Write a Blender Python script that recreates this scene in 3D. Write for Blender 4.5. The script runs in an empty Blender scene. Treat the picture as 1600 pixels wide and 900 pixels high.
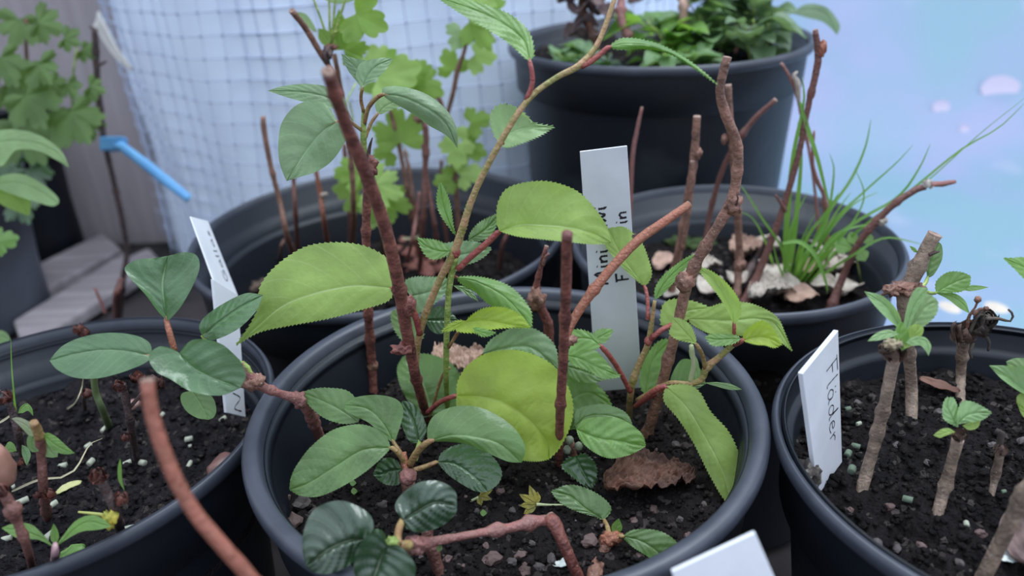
import bpy, math, random
from mathutils import Vector, noise
random.seed(7)
C = bpy.context.scene.collection
SC = bpy.context.scene

# ------------------------------------------------------------ camera, world, exposure
FPX = 1215.0
H = 0.231
th, rl = math.radians(27.0), math.radians(-2.83)
F = Vector((0, math.cos(th), -math.sin(th)))
R0 = Vector((1, 0, 0)); U0 = Vector((0, math.sin(th), math.cos(th)))
RR = R0 * math.cos(rl) + U0 * math.sin(rl)
UU = U0 * math.cos(rl) - R0 * math.sin(rl)
EYE = Vector((0, 0, H))
cd = bpy.data.cameras.new('camera'); cam = bpy.data.objects.new('camera', cd); C.objects.link(cam)
cd.sensor_width = 36; cd.lens = FPX / 1600 * 36
from mathutils import Matrix
m = Matrix((RR, UU, -F)).transposed().to_4x4(); m.translation = EYE
cam.matrix_world = m
cd.clip_start = 0.01; cd.clip_end = 50
cd.dof.use_dof = True; cd.dof.focus_distance = 0.385; cd.dof.aperture_fstop = 5.8
SC.camera = cam

w = bpy.data.worlds.new('sky'); SC.world = w; w.use_nodes = True
nt = w.node_tree; N = nt.nodes; L = nt.links
for n in list(N): N.remove(n)
out = N.new('ShaderNodeOutputWorld'); bg = N.new('ShaderNodeBackground')
tc = N.new('ShaderNodeTexCoord'); dt = N.new('ShaderNodeVectorMath'); dt.operation = 'DOT_PRODUCT'
dt.inputs[1].default_value = (0.08, 0.20, 0.97)
L.new(tc.outputs['Generated'], dt.inputs[0])
cr = N.new('ShaderNodeValToRGB')
e = cr.color_ramp.elements
e[0].position = 0.0; e[0].color = (0.42, 0.47, 0.58, 1)
e[1].position = 1.0; e[1].color = (1.25, 1.38, 1.60, 1)
k = e.new(0.45); k.color = (0.98, 1.11, 1.35, 1)
L.new(dt.outputs['Value'], cr.inputs[0]); L.new(cr.outputs[0], bg.inputs[0])
bg.inputs[1].default_value = 1.0
L.new(bg.outputs[0], out.inputs[0])

# unseen area light added above and behind the pots for highlights and soft shadows
la = bpy.data.lights.new('added_top_light', 'AREA'); la.shape = 'RECTANGLE'; la.size = 1.3; la.size_y = 0.8
la.energy = 20; la.color = (0.86, 0.94, 1.0)
lo = bpy.data.objects.new('added_top_light', la); C.objects.link(lo)
lo.location = (0.45, 0.85, 1.75)
lo.rotation_euler = (Vector((0, 0.35, 0)) - Vector(lo.location)).to_track_quat('-Z', 'Y').to_euler()

SC.view_settings.view_transform = 'Standard'; SC.view_settings.look = 'None'
SC.view_settings.gamma = 1.0; SC.view_settings.exposure = 0.50
SC.view_settings.use_curve_mapping = False

# ------------------------------------------------------------ picture point -> place
def ray(x, y): return F + RR * ((x - 800) / FPX) - UU * ((y - 450) / FPX)
def P(x, y, Y):                       # Y in cm away from the camera along the bench
    d = ray(x, y); return EYE + d * (Y / 100 / d.y)
def G(x, y, z):                       # on the level z (m)
    d = ray(x, y); return EYE + d * ((z - H) / d.z)
SOIL = {'C': -0.042, 'L': -0.051, 'R': -0.027, 'BL': -0.086, 'BR': -0.045, 'T': 0.078, 'F': -0.225}

# ------------------------------------------------------------ materials
MATS = {}
def mat(name, base, rough=0.6, base2=None, scale=40, bump=0.0, bscale=200, spec=0.5, trans=None, detail=4, sss=0, coat=0, lo=0.4, hi=0.6, metal=0):
    if name in MATS: return MATS[name]
    m = bpy.data.materials.new(name); m.use_nodes = True; nt = m.node_tree; N = nt.nodes; L = nt.links
    b = N['Principled BSDF']; b.inputs['Roughness'].default_value = rough
    b.inputs['Specular IOR Level'].default_value = spec
    b.inputs['Coat Weight'].default_value = coat
    b.inputs['Metallic'].default_value = metal
    col = None
    t = N.new('ShaderNodeTexCoord')
    if base2 is not None:
        nz = N.new('ShaderNodeTexNoise'); nz.inputs['Scale'].default_value = scale; nz.inputs['Detail'].default_value = detail
        L.new(t.outputs['Object'], nz.inputs['Vector'])
        r = N.new('ShaderNodeValToRGB'); r.color_ramp.elements[0].position = lo; r.color_ramp.elements[1].position = hi
        r.color_ramp.elements[0].color = (*base, 1); r.color_ramp.elements[1].color = (*base2, 1)
        L.new(nz.outputs['Fac'], r.inputs[0]); L.new(r.outputs[0], b.inputs['Base Color']); col = r.outputs[0]
    else: b.inputs['Base Color'].default_value = (*base, 1)
    if bump:
        nb = N.new('ShaderNodeTexNoise'); nb.inputs['Scale'].default_value = bscale; nb.inputs['Detail'].default_value = 5
        L.new(t.outputs['Object'], nb.inputs['Vector'])
        bp = N.new('ShaderNodeBump'); bp.inputs['Strength'].default_value = bump; bp.inputs['Distance'].default_value = 0.002
        L.new(nb.outputs['Fac'], bp.inputs['Height']); L.new(bp.outputs[0], b.inputs['Normal'])
    if trans is not None:
        tr = N.new('ShaderNodeBsdfTranslucent'); tr.inputs[0].default_value = (*trans[1], 1)
        mx = N.new('ShaderNodeMixShader'); mx.inputs[0].default_value = trans[0]
        L.new(b.outputs[0], mx.inputs[1]); L.new(tr.outputs[0], mx.inputs[2])
        L.new(mx.outputs[0], N['Material Output'].inputs[0])
    MATS[name] = m; return m

def bark(name, c1, c2, dots=(0.35, 0.25, 0.2), rough=0.55):
    if name in MATS: return MATS[name]
    c1_ = tuple(c * .88 for c in c1); c2_ = tuple(min(1, c * 1.5) for c in c2)
    m = mat(name, c1_, rough, c2_, scale=150, bump=0.7, bscale=480, lo=0.36, hi=0.66, detail=8)
    nt = m.node_tree; N = nt.nodes; L = nt.links; b = N['Principled BSDF']
    src = b.inputs['Base Color'].links[0].from_socket
    t = N.new('ShaderNodeTexCoord'); mp = N.new('ShaderNodeMapping'); mp.inputs['Scale'].default_value = (1, 1, 0.45)
    v = N.new('ShaderNodeTexVoronoi'); v.inputs['Scale'].default_value = 620
    L.new(t.outputs['Object'], mp.inputs[0]); L.new(mp.outputs[0], v.inputs['Vector'])
    r = N.new('ShaderNodeValToRGB'); r.color_ramp.elements[0].position = 0.08; r.color_ramp.elements[1].position = 0.20
    r.color_ramp.elements[0].color = (1, 1, 1, 1); r.color_ramp.elements[1].color = (0, 0, 0, 1)
    L.new(v.outputs['Distance'], r.inputs[0])
    mx = N.new('ShaderNodeMix'); mx.data_type = 'RGBA'
    L.new(r.outputs[0], mx.inputs['Factor']); L.new(src, mx.inputs['A']); mx.inputs['B'].default_value = (*dots, 1)
    L.new(mx.outputs['Result'], b.inputs['Base Color'])
    return m

def leafmat(name, top, through, vein, rough=0.45, nv=7, tw=0.38, spec=0.5, vs=0.5, coat=0.0, top2=None, lateral=0.45):
    if name in MATS: return MATS[name]
    m = bpy.data.materials.new(name); m.use_nodes = True; nt = m.node_tree; N = nt.nodes; L = nt.links
    b = N['Principled BSDF']; b.inputs['Roughness'].default_value = rough; b.inputs['Specular IOR Level'].default_value = spec * (1.35 if rough < .45 else 1)
    b.inputs['Coat Weight'].default_value = coat; b.inputs['Coat Roughness'].default_value = 0.3
    uv = N.new('ShaderNodeUVMap'); sp = N.new('ShaderNodeSeparateXYZ'); L.new(uv.outputs[0], sp.inputs[0])
    def math_(op, a, bb=None, clamp=False):
        n = N.new('ShaderNodeMath'); n.operation = op; n.use_clamp = clamp
        for i, x in enumerate((a, bb)):
            if x is None: continue
            if isinstance(x, (int, float)): n.inputs[i].default_value = x
            else: L.new(x, n.inputs[i])
        return n.outputs[0]
    u, v = sp.outputs[0], sp.outputs[1]
    av = math_('ABSOLUTE', math_('SUBTRACT', v, 0.5)); av = math_('MULTIPLY', av, 2.0)
    mid = math_('SUBTRACT', 1.0, math_('DIVIDE', av, 0.034), True)
    ph = math_('SUBTRACT', math_('MULTIPLY', u, nv), math_('MULTIPLY', av, nv * 0.30))
    fr = math_('FRACT', math_('ADD', ph, 10.0)); fr = math_('ABSOLUTE', math_('SUBTRACT', fr, 0.5))
    lat = math_('SUBTRACT', fr, 0.45); lat = math_('MULTIPLY', lat, 20.0, True)
    lat = math_('MULTIPLY', lat, lateral)
    vm = math_('MULTIPLY', math_('MAXIMUM', mid, lat), vs, True)
    t = N.new('ShaderNodeTexCoord'); nz = N.new('ShaderNodeTexNoise'); nz.inputs['Scale'].default_value = 45; nz.inputs['Detail'].default_value = 3
    L.new(t.outputs['Object'], nz.inputs['Vector'])
    t2 = top2 or tuple(c * 0.70 for c in top)
    r = N.new('ShaderNodeValToRGB'); r.color_ramp.elements[0].position = 0.35; r.color_ramp.elements[1].position = 0.65
    r.color_ramp.elements[0].color = (*top, 1); r.color_ramp.elements[1].color = (*t2, 1); L.new(nz.outputs['Fac'], r.inputs[0])
    mx = N.new('ShaderNodeMix'); mx.data_type = 'RGBA'; L.new(vm, mx.inputs['Factor']); L.new(r.outputs[0], mx.inputs['A']); mx.inputs['B'].default_value = (*vein, 1)
    L.new(mx.outputs['Result'], b.inputs['Base Color'])
    nb = N.new('ShaderNodeTexNoise'); nb.inputs['Scale'].default_value = 500; L.new(t.outputs['Object'], nb.inputs['Vector'])
    bp = N.new('ShaderNodeBump'); bp.inputs['Strength'].default_value = 0.25; bp.inputs['Distance'].default_value = 0.001
    L.new(nb.outputs['Fac'], bp.inputs['Height']); L.new(bp.outputs[0], b.inputs['Normal'])
    tr = N.new('ShaderNodeBsdfTranslucent'); tr.inputs[0].default_value = (*through, 1)
    ms = N.new('ShaderNodeMixShader'); ms.inputs[0].default_value = tw
    L.new(b.outputs[0], ms.inputs[1]); L.new(tr.outputs[0], ms.inputs[2]); L.new(ms.outputs[0], N['Material Output'].inputs[0])
    MATS[name] = m; return m

LIME = leafmat('lime_leaf', (0.31, 0.45, 0.105), (0.50, 0.70, 0.11), (0.56, 0.68, 0.32), 0.5, 7, 0.42, vs=0.75, lateral=0.3)
YLIME = leafmat('yellow_lime_leaf', (0.36, 0.49, 0.060), (0.58, 0.76, 0.06), (0.50, 0.62, 0.16), 0.5, 8, 0.42, vs=0.35)
FRESH = leafmat('fresh_leaf', (0.17, 0.33, 0.07), (0.34, 0.62, 0.08), (0.36, 0.52, 0.22), 0.42, 7, 0.36, vs=0.5)
MIDG = leafmat('mid_green_leaf', (0.12, 0.225, 0.060), (0.23, 0.42, 0.06), (0.26, 0.40, 0.17), 0.34, 8, 0.28, vs=0.65, coat=0.0)
DARKG = leafmat('dark_green_leaf', (0.045, 0.105, 0.035), (0.08, 0.20, 0.03), (0.10, 0.22, 0.09), 0.28, 8, 0.16, vs=0.6, coat=0.15)
DEEP = leafmat('deep_green_leaf', (0.026, 0.062, 0.026), (0.04, 0.12, 0.02), (0.16, 0.17, 0.09), 0.25, 8, 0.10, vs=0.6, coat=0.3)
GREYG = leafmat('grey_green_leaf', (0.175, 0.29, 0.13), (0.30, 0.45, 0.15), (0.32, 0.48, 0.28), 0.42, 8, 0.32, vs=0.6)
PALEG = leafmat('pale_green_leaf', (0.25, 0.39, 0.16), (0.42, 0.60, 0.18), (0.42, 0.58, 0.34), 0.45, 7, 0.38, vs=0.5)
KIWI = leafmat('kiwi_leaf', (0.075, 0.165, 0.060), (0.14, 0.30, 0.05), (0.24, 0.36, 0.17), 0.30, 9, 0.20, vs=0.65, coat=0.15)
CURR = leafmat('currant_leaf', (0.21, 0.36, 0.06), (0.40, 0.62, 0.05), (0.35, 0.5, 0.14), 0.5, 5, 0.45, vs=0.3)
CURRL = leafmat('light_currant_leaf', (0.34, 0.52, 0.14), (0.58, 0.78, 0.14), (0.45, 0.6, 0.25), 0.5, 5, 0.45, vs=0.3)
ELDER = leafmat('elder_leaf', (0.23, 0.39, 0.15), (0.38, 0.58, 0.14), (0.35, 0.52, 0.27), 0.42, 6, 0.32, vs=0.5)
BUSH = leafmat('bush_leaf', (0.125, 0.215, 0.065), (0.24, 0.38, 0.06), (0.22, 0.33, 0.12), 0.55, 5, 0.4, vs=0.3)
WEED = leafmat('weed_leaf', (0.18, 0.31, 0.13), (0.30, 0.50, 0.13), (0.2, 0.33, 0.16), 0.45, 5, 0.3, vs=0.4)
GRASS = mat('grass_blade', (0.13, 0.29, 0.05), 0.5, (0.20, 0.38, 0.09), scale=30, trans=(0.3, (0.25, 0.5, 0.06)))
DRY = mat('dry_leaf', (0.13, 0.055, 0.030), 0.7, (0.05, 0.02, 0.013), scale=60, bump=1.0, bscale=160, lo=.35, hi=.65)
DRYPALE = mat('pale_dry_leaf', (0.42, 0.27, 0.20), 0.6, (0.26, 0.16, 0.12), scale=50, bump=0.5)
CREAM = mat('bleached_leaf', (0.50, 0.44, 0.37), 0.7, (0.30, 0.24, 0.19), scale=60, bump=0.6, lo=.4, hi=.7)
BUD = mat('dry_bud', (0.16, 0.055, 0.04), 0.6, (0.07, 0.025, 0.02), scale=150, bump=0.8)
PITH = mat('cut_wood', (0.34, 0.24, 0.19), 0.8, (0.20, 0.12, 0.09), scale=300)
OLIVE = bark('olive_stem', (0.26, 0.25, 0.07), (0.30, 0.17, 0.09), (0.38, 0.36, 0.18), 0.45)
GREENST = bark('green_stem', (0.20, 0.30, 0.06), (0.26, 0.32, 0.09), (0.35, 0.4, 0.2), 0.45)
PINKST = bark('pink_stalk', (0.28, 0.060, 0.055), (0.22, 0.060, 0.045), (0.42, 0.14, 0.12), 0.4)
BROWNPET = bark('brown_stalk', (0.26, 0.13, 0.06), (0.22, 0.16, 0.06), (0.36, 0.25, 0.16), 0.45)
REDBARK = bark('red_brown_bark', (0.115, 0.035, 0.030), (0.17, 0.060, 0.045), (0.30, 0.15, 0.12))
BROWNBARK = bark('brown_bark', (0.15, 0.075, 0.050), (0.20, 0.10, 0.07), (0.38, 0.26, 0.2))
ORANGEBARK = bark('orange_bark', (0.32, 0.125, 0.07), (0.22, 0.075, 0.045), (0.45, 0.27, 0.18))
RUST = bark('rust_bark', (0.165, 0.070, 0.052), (0.115, 0.048, 0.040), (0.25, 0.14, 0.11))
FRUST = bark('foreground_rust_bark', (0.25, 0.085, 0.052), (0.19, 0.062, 0.040), (0.30, 0.13, 0.09))
PINKBARK = bark('pinkish_bark', (0.27, 0.13, 0.11), (0.19, 0.075, 0.065), (0.42, 0.27, 0.24))
DARKBARK = bark('dark_bark', (0.040, 0.026, 0.026), (0.065, 0.038, 0.035), (0.1, 0.07, 0.065))
GREYBARK = bark('grey_brown_bark', (0.16, 0.115, 0.085), (0.23, 0.165, 0.12), (0.38, 0.32, 0.27), 0.65)
PELLET = mat('pellet', (0.42, 0.44, 0.34), 0.8, (0.30, 0.32, 0.25), scale=200, bump=0.3)
GPELLET = mat('green_pellet', (0.13, 0.175, 0.12), 0.8, (0.09, 0.125, 0.085), scale=200, bump=0.3)
FLAKE = mat('white_flake', (0.62, 0.66, 0.62), 0.6, (0.45, 0.5, 0.47), scale=90)
STONE = mat('pebble', (0.085, 0.068, 0.065), 0.7, (0.035, 0.03, 0.03), scale=90, bump=0.4)
PSTONE = mat('pink_pebble', (0.13, 0.080, 0.072), 0.7, (0.075, 0.045, 0.04), scale=90, bump=0.4)

# ------------------------------------------------------------ objects
def link(name, me, parent=None, loc=None):
    o = bpy.data.objects.new(name, me); C.objects.link(o)
    if parent is not None:
        o.parent = parent
    elif loc is not None: o.location = loc
    return o
ROOT = {}
def thing(name, label, cat, loc, group=None):
    o = bpy.data.objects.new(name, None); C.objects.link(o); o.location = loc; o.empty_display_size = 0.01
    ROOT[o] = Vector(loc); o['label'] = label; o['category'] = cat
    if group: o['group'] = group
    return o
def tag(o, label, cat, group=None, kind=None):
    o['label'] = label; o['category'] = cat
    if group: o['group'] = group
    if kind: o['kind'] = kind
    return o
def struct(o): o['kind'] = 'structure'; return o
def origin_of(parent):
    while parent is not None and parent not in ROOT: parent = parent.parent
    return ROOT[parent] if parent is not None else None
def mesh(name, vs, fs, material, parent=None, smooth=True, uvs=None, loc=None):
    off = origin_of(parent) if parent is not None else (Vector(loc) if loc is not None else None)
    if off is None:
        lo = min(v[2] for v in vs); n = len(vs)
        off = Vector((sum(v[0] for v in vs) / n, sum(v[1] for v in vs) / n, lo))
    me = bpy.data.meshes.new(name)
    me.from_pydata([(v[0] - off[0], v[1] - off[1], v[2] - off[2]) for v in vs], [], fs)
    me.materials.append(material)
    if smooth: me.polygons.foreach_set('use_smooth', [True] * len(me.polygons))
    if uvs is not None:
        ul = me.uv_layers.new(name='UVMap'); li = [0] * len(me.loops); me.loops.foreach_get('vertex_index', li)
        flat = []
        for i in li: flat.extend(uvs[i])
        ul.data.foreach_set('uv', flat)
    me.update()
    o = link(name, me, parent, off)
    return o

def cr_pts(pts, n):
    """n+1 points spread evenly along a smooth curve through pts (tuples or Vectors)."""
    pts = [tuple(p) for p in pts]; D = len(pts[0])
    if len(pts) == 2: pts = [pts[0], tuple((a + b) / 2 for a, b in zip(*pts)), pts[1]]
    q = [tuple(2 * a - b for a, b in zip(pts[0], pts[1]))] + pts + [tuple(2 * a - b for a, b in zip(pts[-1], pts[-2]))]
    dense = []
    for i in range(1, len(q) - 2):
        a, b, c, d = q[i - 1], q[i], q[i + 1], q[i + 2]
        for k in range(12):
            t = k / 12; t2 = t * t; t3 = t2 * t
            dense.append(tuple(0.5 * (2 * b[j] + (c[j] - a[j]) * t + (2 * a[j] - 5 * b[j] + 4 * c[j] - d[j]) * t2 + (3 * b[j] - a[j] - 3 * c[j] + d[j]) * t3) for j in range(D)))
    dense.append(pts[-1])
    s = [0.0]; m_ = min(3, D)
    for a, b in zip(dense, dense[1:]): s.append(s[-1] + math.sqrt(sum((a[j] - b[j]) ** 2 for j in range(m_))) + 1e-12)
    outp = []; k = 0
    for i in range(n + 1):
        t = s[-1] * i / n
        while k < len(s) - 2 and s[k + 1] < t: k += 1
        f = (t - s[k]) / (s[k + 1] - s[k]); f = max(0, min(1, f))
        outp.append(tuple(dense[k][j] + (dense[k + 1][j] - dense[k][j]) * f for j in range(D)))
    return outp

def to3(p, ground=None):
    if isinstance(p, Vector): return p
    if isinstance(p[2], str): return G(p[0], p[1], SOIL[p[2]])
    return P(*p[:3])

def tube(name, pts, rad, material, parent=None, n=10, wob=0.06, nodes=0, seed=0, sink=True, seg=None, cut=None, tipr=None, loc=None, flat=1.0):
    """pts (x, y, Y) or (x, y, 'C'); rad in mm: one value or one per point. cut = material of a pale cut face (a child)."""
    V3 = [to3(p) for p in pts]
    if not isinstance(rad, (list, tuple)): rad = [rad] * len(V3)
    rad = list(rad) + [rad[-1]] * (len(V3) - len(rad))
    if sink and not isinstance(pts[0], Vector) and isinstance(pts[0][2], str):
        V3.insert(0, V3[0] + (V3[0] - V3[1]).normalized() * 0.012); rad = [rad[0]] + list(rad)
    data = [(v.x, v.y, v.z, r / 1000) for v, r in zip(V3, rad)]
    length = sum((a - b).length for a, b in zip(V3, V3[1:]))
    ns = seg or max(8, min(90, int(length / 0.0028)))
    sm = cr_pts(data, ns)
    vs, fs = [], []
    prev = None
    rnd = random.Random(seed + len(pts) * 7 + int(pts[-1][0] * 3))
    nd = [rnd.random() for _ in range(nodes)]
    for i, s in enumerate(sm):
        p = Vector(s[:3]); a = Vector(sm[max(0, i - 1)][:3]); b = Vector(sm[min(ns, i + 1)][:3]); t = (b - a).normalized()
        if prev is None: s1 = t.cross(Vector((0.31, 0.87, 0.1))).normalized()
        else: s1 = (prev - t * prev.dot(t)).normalized()
        prev = s1; s2 = t.cross(s1)
        r = max(s[3], 0.0002)
        for q in nd: r *= 1 + 0.36 * math.exp(-((i / ns - q) * length / 0.0022) ** 2)
        for j in range(n):
            an = 2 * math.pi * j / n
            d = s1 * math.cos(an) + s2 * math.sin(an) * flat
            rr = r * (1 + wob * 1.5 * noise.noise(p * 260 + d * 1.3 + Vector((seed, 0, 0))) + wob * noise.noise(p * 700 + d * 3))
            vs.append(p + d * rr)
    for i in range(ns):
        for j in range(n):
            k = (j + 1) % n
            fs.append((i * n + j, i * n + k, (i + 1) * n + k, (i + 1) * n + j))
    fs.append(tuple(range(n - 1, -1, -1))); fs.append(tuple(ns * n + j for j in range(n)))
    o = mesh(name, vs, fs, material, parent, loc=loc)
    if cut:
        c = Vector(sm[-1][:3]); t = (c - Vector(sm[-3][:3])).normalized()
        ring = [vs[ns * n + j] for j in range(n)]
        cv, cf = [], []
        for lev, (sc_, h) in enumerate(((1.03, -0.0002), (1.0, 0.0003), (0.62, 0.0004), (0.3, 0.0001), (0.05, 0.0))):
            for v in ring: cv.append(c + (v - c) * sc_ + t * h)
        for l_ in range(4):
            for j in range(n):
                k = (j + 1) % n; cf.append((l_ * n + j, l_ * n + k, (l_ + 1) * n + k, (l_ + 1) * n + j))
        cf.append(tuple(4 * n + j for j in range(n)))
        if parent is None: ROOT[o] = Vector(o.location)
        mesh('cut_end', cv, cf, cut, o)
    return o

def rayplane(px, py, base, nrm):
    d = ray(px, py); den = d.dot(nrm)
    return EYE + d * ((base - EYE).dot(nrm) / den)
VS = [0, .035, .12, .25, .4, .55, .7, .84, .94, 1.0]
def leaf(parent, Y, tilt, rib, e1, e2, material, yaw=0, cup=0.0, arch=0.0, droop=0.0, pucker=0.35, nv=7, teeth=26, tl=1.0, stalk=None, sr=0.8, smat=None, name='leaf', label=None):
    """rib/e1/e2: picture points; the leaf lies on a tilted plane through its base at distance Y, then is cupped, arched and puckered (cm)."""
    a = math.radians(tilt); b = math.radians(yaw)
    nrm = Vector((math.sin(b) * math.cos(a), -math.cos(b) * math.cos(a), math.sin(a)))
    base = P(rib[0][0], rib[0][1], Y)
    nu = int(teeth * 1.3) * 3 if teeth else 42
    M = cr_pts(rib, nu)
    E = [cr_pts([rib[0]] + list(e) + [rib[-1]], nu) for e in (e1, e2)]
    vs, uvs, fs = [], [], []
    cols = [(1, v) for v in reversed(VS)] + [(0, v) for v in VS[1:]]
    nc = len(cols)
    cen = Vector(M[nu // 2]); sd = rib[0][0] * 0.37 + rib[0][1] * 0.11
    for i in range(nu + 1):
        u = i / nu
        for side, v in cols:
            x = M[i][0] + (E[side][i][0] - M[i][0]) * v; y = M[i][1] + (E[side][i][1] - M[i][1]) * v
            if v == 1.0 and teeth and i % 3 == 1 and 1 < i < nu - 1:
                o_ = Vector((E[side][i][0] - M[i][0], E[side][i][1] - M[i][1])); tg = Vector((E[side][i + 1][0] - E[side][i - 1][0], E[side][i + 1][1] - E[side][i - 1][1]))
                if tg.length > 1e-6:
                    nn = Vector((-tg.y, tg.x)).normalized()
                    if nn.dot(o_) < 0: nn = -nn
                    q = nn * (tl * 2.1) + tg.normalized() * (tl * 3.0); x += q.x; y += q.y
            p = rayplane(x, y, base, nrm); d = (p - EYE).normalized()
            ph = u * nv - v * nv * 0.30
            pk = pucker * 0.18 * (0.45 - abs(math.sin(math.pi * ph)) ** 0.8) * min(1, v * 4) * (1 - 0.6 * v) * min(1, 6 * u * (1 - u) + .1)
            rd = pucker * 0.12 * math.exp(-(v / 0.05) ** 2)
            nz = 0.24 * noise.noise(Vector((x / 45, y / 45, sd))) * (pucker + .3)
            wv = 0.05 * (v ** 3) * math.sin(u * 19 + sd) * pucker
            off = cup * v * v * math.sin(math.pi * min(1, u * 1.1 + .05)) + arch * 4 * u * (1 - u) + droop * u * u + pk + rd + nz * min(1, 5 * u) + wv
            vs.append(p + d * (off / 100)); uvs.append((u, 0.5 + (0.5 if side == 0 else -0.5) * v))
    for i in range(nu):
        for j in range(nc - 1):
            fs.append((i * nc + j, i * nc + j + 1, (i + 1) * nc + j + 1, (i + 1) * nc + j))
    o = mesh(name, vs, fs, material, parent, uvs=uvs)
    if label: o['label'] = label
    if stalk:
        pts = list(stalk)
        V = [to3(p) for p in pts] + [vs[nc // 2].copy(), vs[nc * 3 + nc // 2].copy()]
        tube('leaf_stalk', V, [sr * 1.15] * (len(V) - 2) + [sr, sr * 0.5], smat or PINKST, o, n=8, wob=0.04)
    return o
def qleaf(parent, Y, tilt, b, t, wd, material, bend=0.0, shape=1.0, wpos=0.45, asym=1.0, **k):
    """simple oval leaf: base b, tip t, full width wd (picture px), bend sideways px."""
    b = Vector(b); t = Vector(t); ax = t - b; n = Vector((-ax.y, ax.x)).normalized()
    rib, e1, e2 = [], [], []
    for i in range(7):
        u = i / 6; c = b + ax * u + n * (bend * 4 * u * (1 - u)); rib.append(tuple(c))
        if 0 < i < 6:
            uu = u ** (math.log(0.5) / math.log(wpos)); f = math.sin(math.pi * uu) ** shape * wd / 2
            e1.append(tuple(c + n * f)); e2.append(tuple(c - n * f * asym))
    return leaf(parent, Y, tilt, rib, e1, e2, material, **k)
def lobed(parent, Y, tilt, c, size, ang, material, lobes=3, fold=0.25, yaw=0, squash=1.0, stalk=None, name='leaf', seed=0, smat=None, sr=.45):
    """hand-shaped leaf with rounded lobes: stalk joint c, pointing to ang (deg, picture), size px"""
    a = math.radians(tilt); b = math.radians(yaw)
    nrm = Vector((math.sin(b) * math.cos(a), -math.cos(b) * math.cos(a), math.sin(a)))
    base = P(c[0], c[1], Y); vs, uvs, fs = [], [], []; na = 108; rings = [0, .2, .4, .6, .8, .92, 1]
    rnd = random.Random(int(c[0] * 13 + c[1]) + seed); j1 = [rnd.uniform(.85, 1.15) for _ in range(7)]
    A = math.radians(ang)
    for r in rings:
        for i in range(na + 1):
            t = -1 + 2 * i / na; phi = t * math.radians(128)
            L_ = lobes; s = (t + 1) / 2 * L_; k_ = min(L_ - 1, int(s)); f = s - k_
            main = ((0.58 if L_ == 3 else .62) + (0.42 if L_ == 3 else .38) * math.sin(math.pi * f) ** 0.75)
            env = (1.0 - 0.42 * abs(t) ** 1.5) * j1[k_]
            teeth = 1 + 0.17 * abs(math.sin(s * math.pi * 3.0 + 0.3)) ** .8 - .12
            rad = size * main * env * (teeth if r > .85 else 1) * r
            x = math.cos(phi) * rad; y = math.sin(phi) * rad * squash
            px = c[0] + x * math.cos(A) - y * math.sin(A); py = c[1] + x * math.sin(A) + y * math.cos(A)
            p = rayplane(px, py, base, nrm); d = (p - EYE).normalized()
            off = fold * r * abs(math.sin(phi)) * (0.7 + .3 * math.cos(L_ * phi)) + 0.12 * noise.noise(Vector((px / 14, py / 14, 3.0)))
            vs.append(p + d * (off / 100)); uvs.append((r, 0.5 + 0.5 * math.sin(phi * L_ / 2)))
    W = na + 1
    for r in range(len(rings) - 1):
        for i in range(na): fs.append((r * W + i, r * W + i + 1, (r + 1) * W + i + 1, (r + 1) * W + i))
    o = mesh(name, vs, fs, material, parent, uvs=uvs)
    if stalk: tube('leaf_stalk', [to3(p) for p in stalk] + [vs[0].copy()], sr, smat or GREENST, o, n=6, wob=0)
    return o
def lump(name, c, r, material, parent=None, sq=(1, 1, 1), rough=0.25, freq=2.2, seed=0, rot=0, sub=3, loc=None, smooth=True):
    """irregular rounded body, radius r mm"""
    import bmesh
    bm = bmesh.new(); bmesh.ops.create_icosphere(bm, subdivisions=sub, radius=1.0)
    cs, sn = math.cos(rot), math.sin(rot); vs = []
    for v in bm.verts:
        p = v.co * (1 + rough * noise.noise(v.co * freq + Vector((seed * 3.1, seed, 0))) * 1.6 + rough * .5 * noise.noise(v.co * freq * 2.7 + Vector((seed, 0, 7))))
        x, y, z = p.x * sq[0], p.y * sq[1], p.z * sq[2]
        vs.append(Vector((c[0] + (x * cs - y * sn) * r / 1000, c[1] + (x * sn + y * cs) * r / 1000, c[2] + z * r / 1000)))
    fs = [tuple(v.index for v in f.verts) for f in bm.faces]; bm.free()
    return mesh(name, vs, fs, material, parent, smooth=smooth, loc=loc)
def drybud(parent, c, r, seed=0, material=None, name='dry_bud'):
    """crumpled bud: a core wrapped in curled scales, one mesh"""
    rnd = random.Random(seed); vs, fs = [], []; material = material or BUD
    c = Vector(c); r /= 1000
    for k in range(15):
        an = rnd.uniform(0, 6.28); el = rnd.uniform(-.5, 1.2); sz = r * rnd.uniform(.7, 1.15)
        ax = Vector((math.cos(an) * math.cos(el), math.sin(an) * math.cos(el), math.sin(el))); s1 = ax.cross(Vector((0, 0, 1.01))).normalized(); s2 = s1.cross(ax)
        b0 = len(vs)
        for i in range(5):
            u = i / 4
            for j in range(5):
                v = (j - 2) / 2; wv = math.sin(math.pi * (0.15 + .8 * u)) * .75
                vs.append(c + ax * (sz * (.35 + .75 * math.sin(u * 1.9))) + s1 * (v * wv * sz) + s2 * (sz * (u * 1.1 - .5 - .35 * v * v)) + ax * (-.4 * v * v * sz * wv))
        for i in range(4):
            for j in range(4): fs.append((b0 + i * 5 + j, b0 + i * 5 + j + 1, b0 + (i + 1) * 5 + j + 1, b0 + (i + 1) * 5 + j))
    return mesh(name, vs, fs, material, parent)
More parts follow.
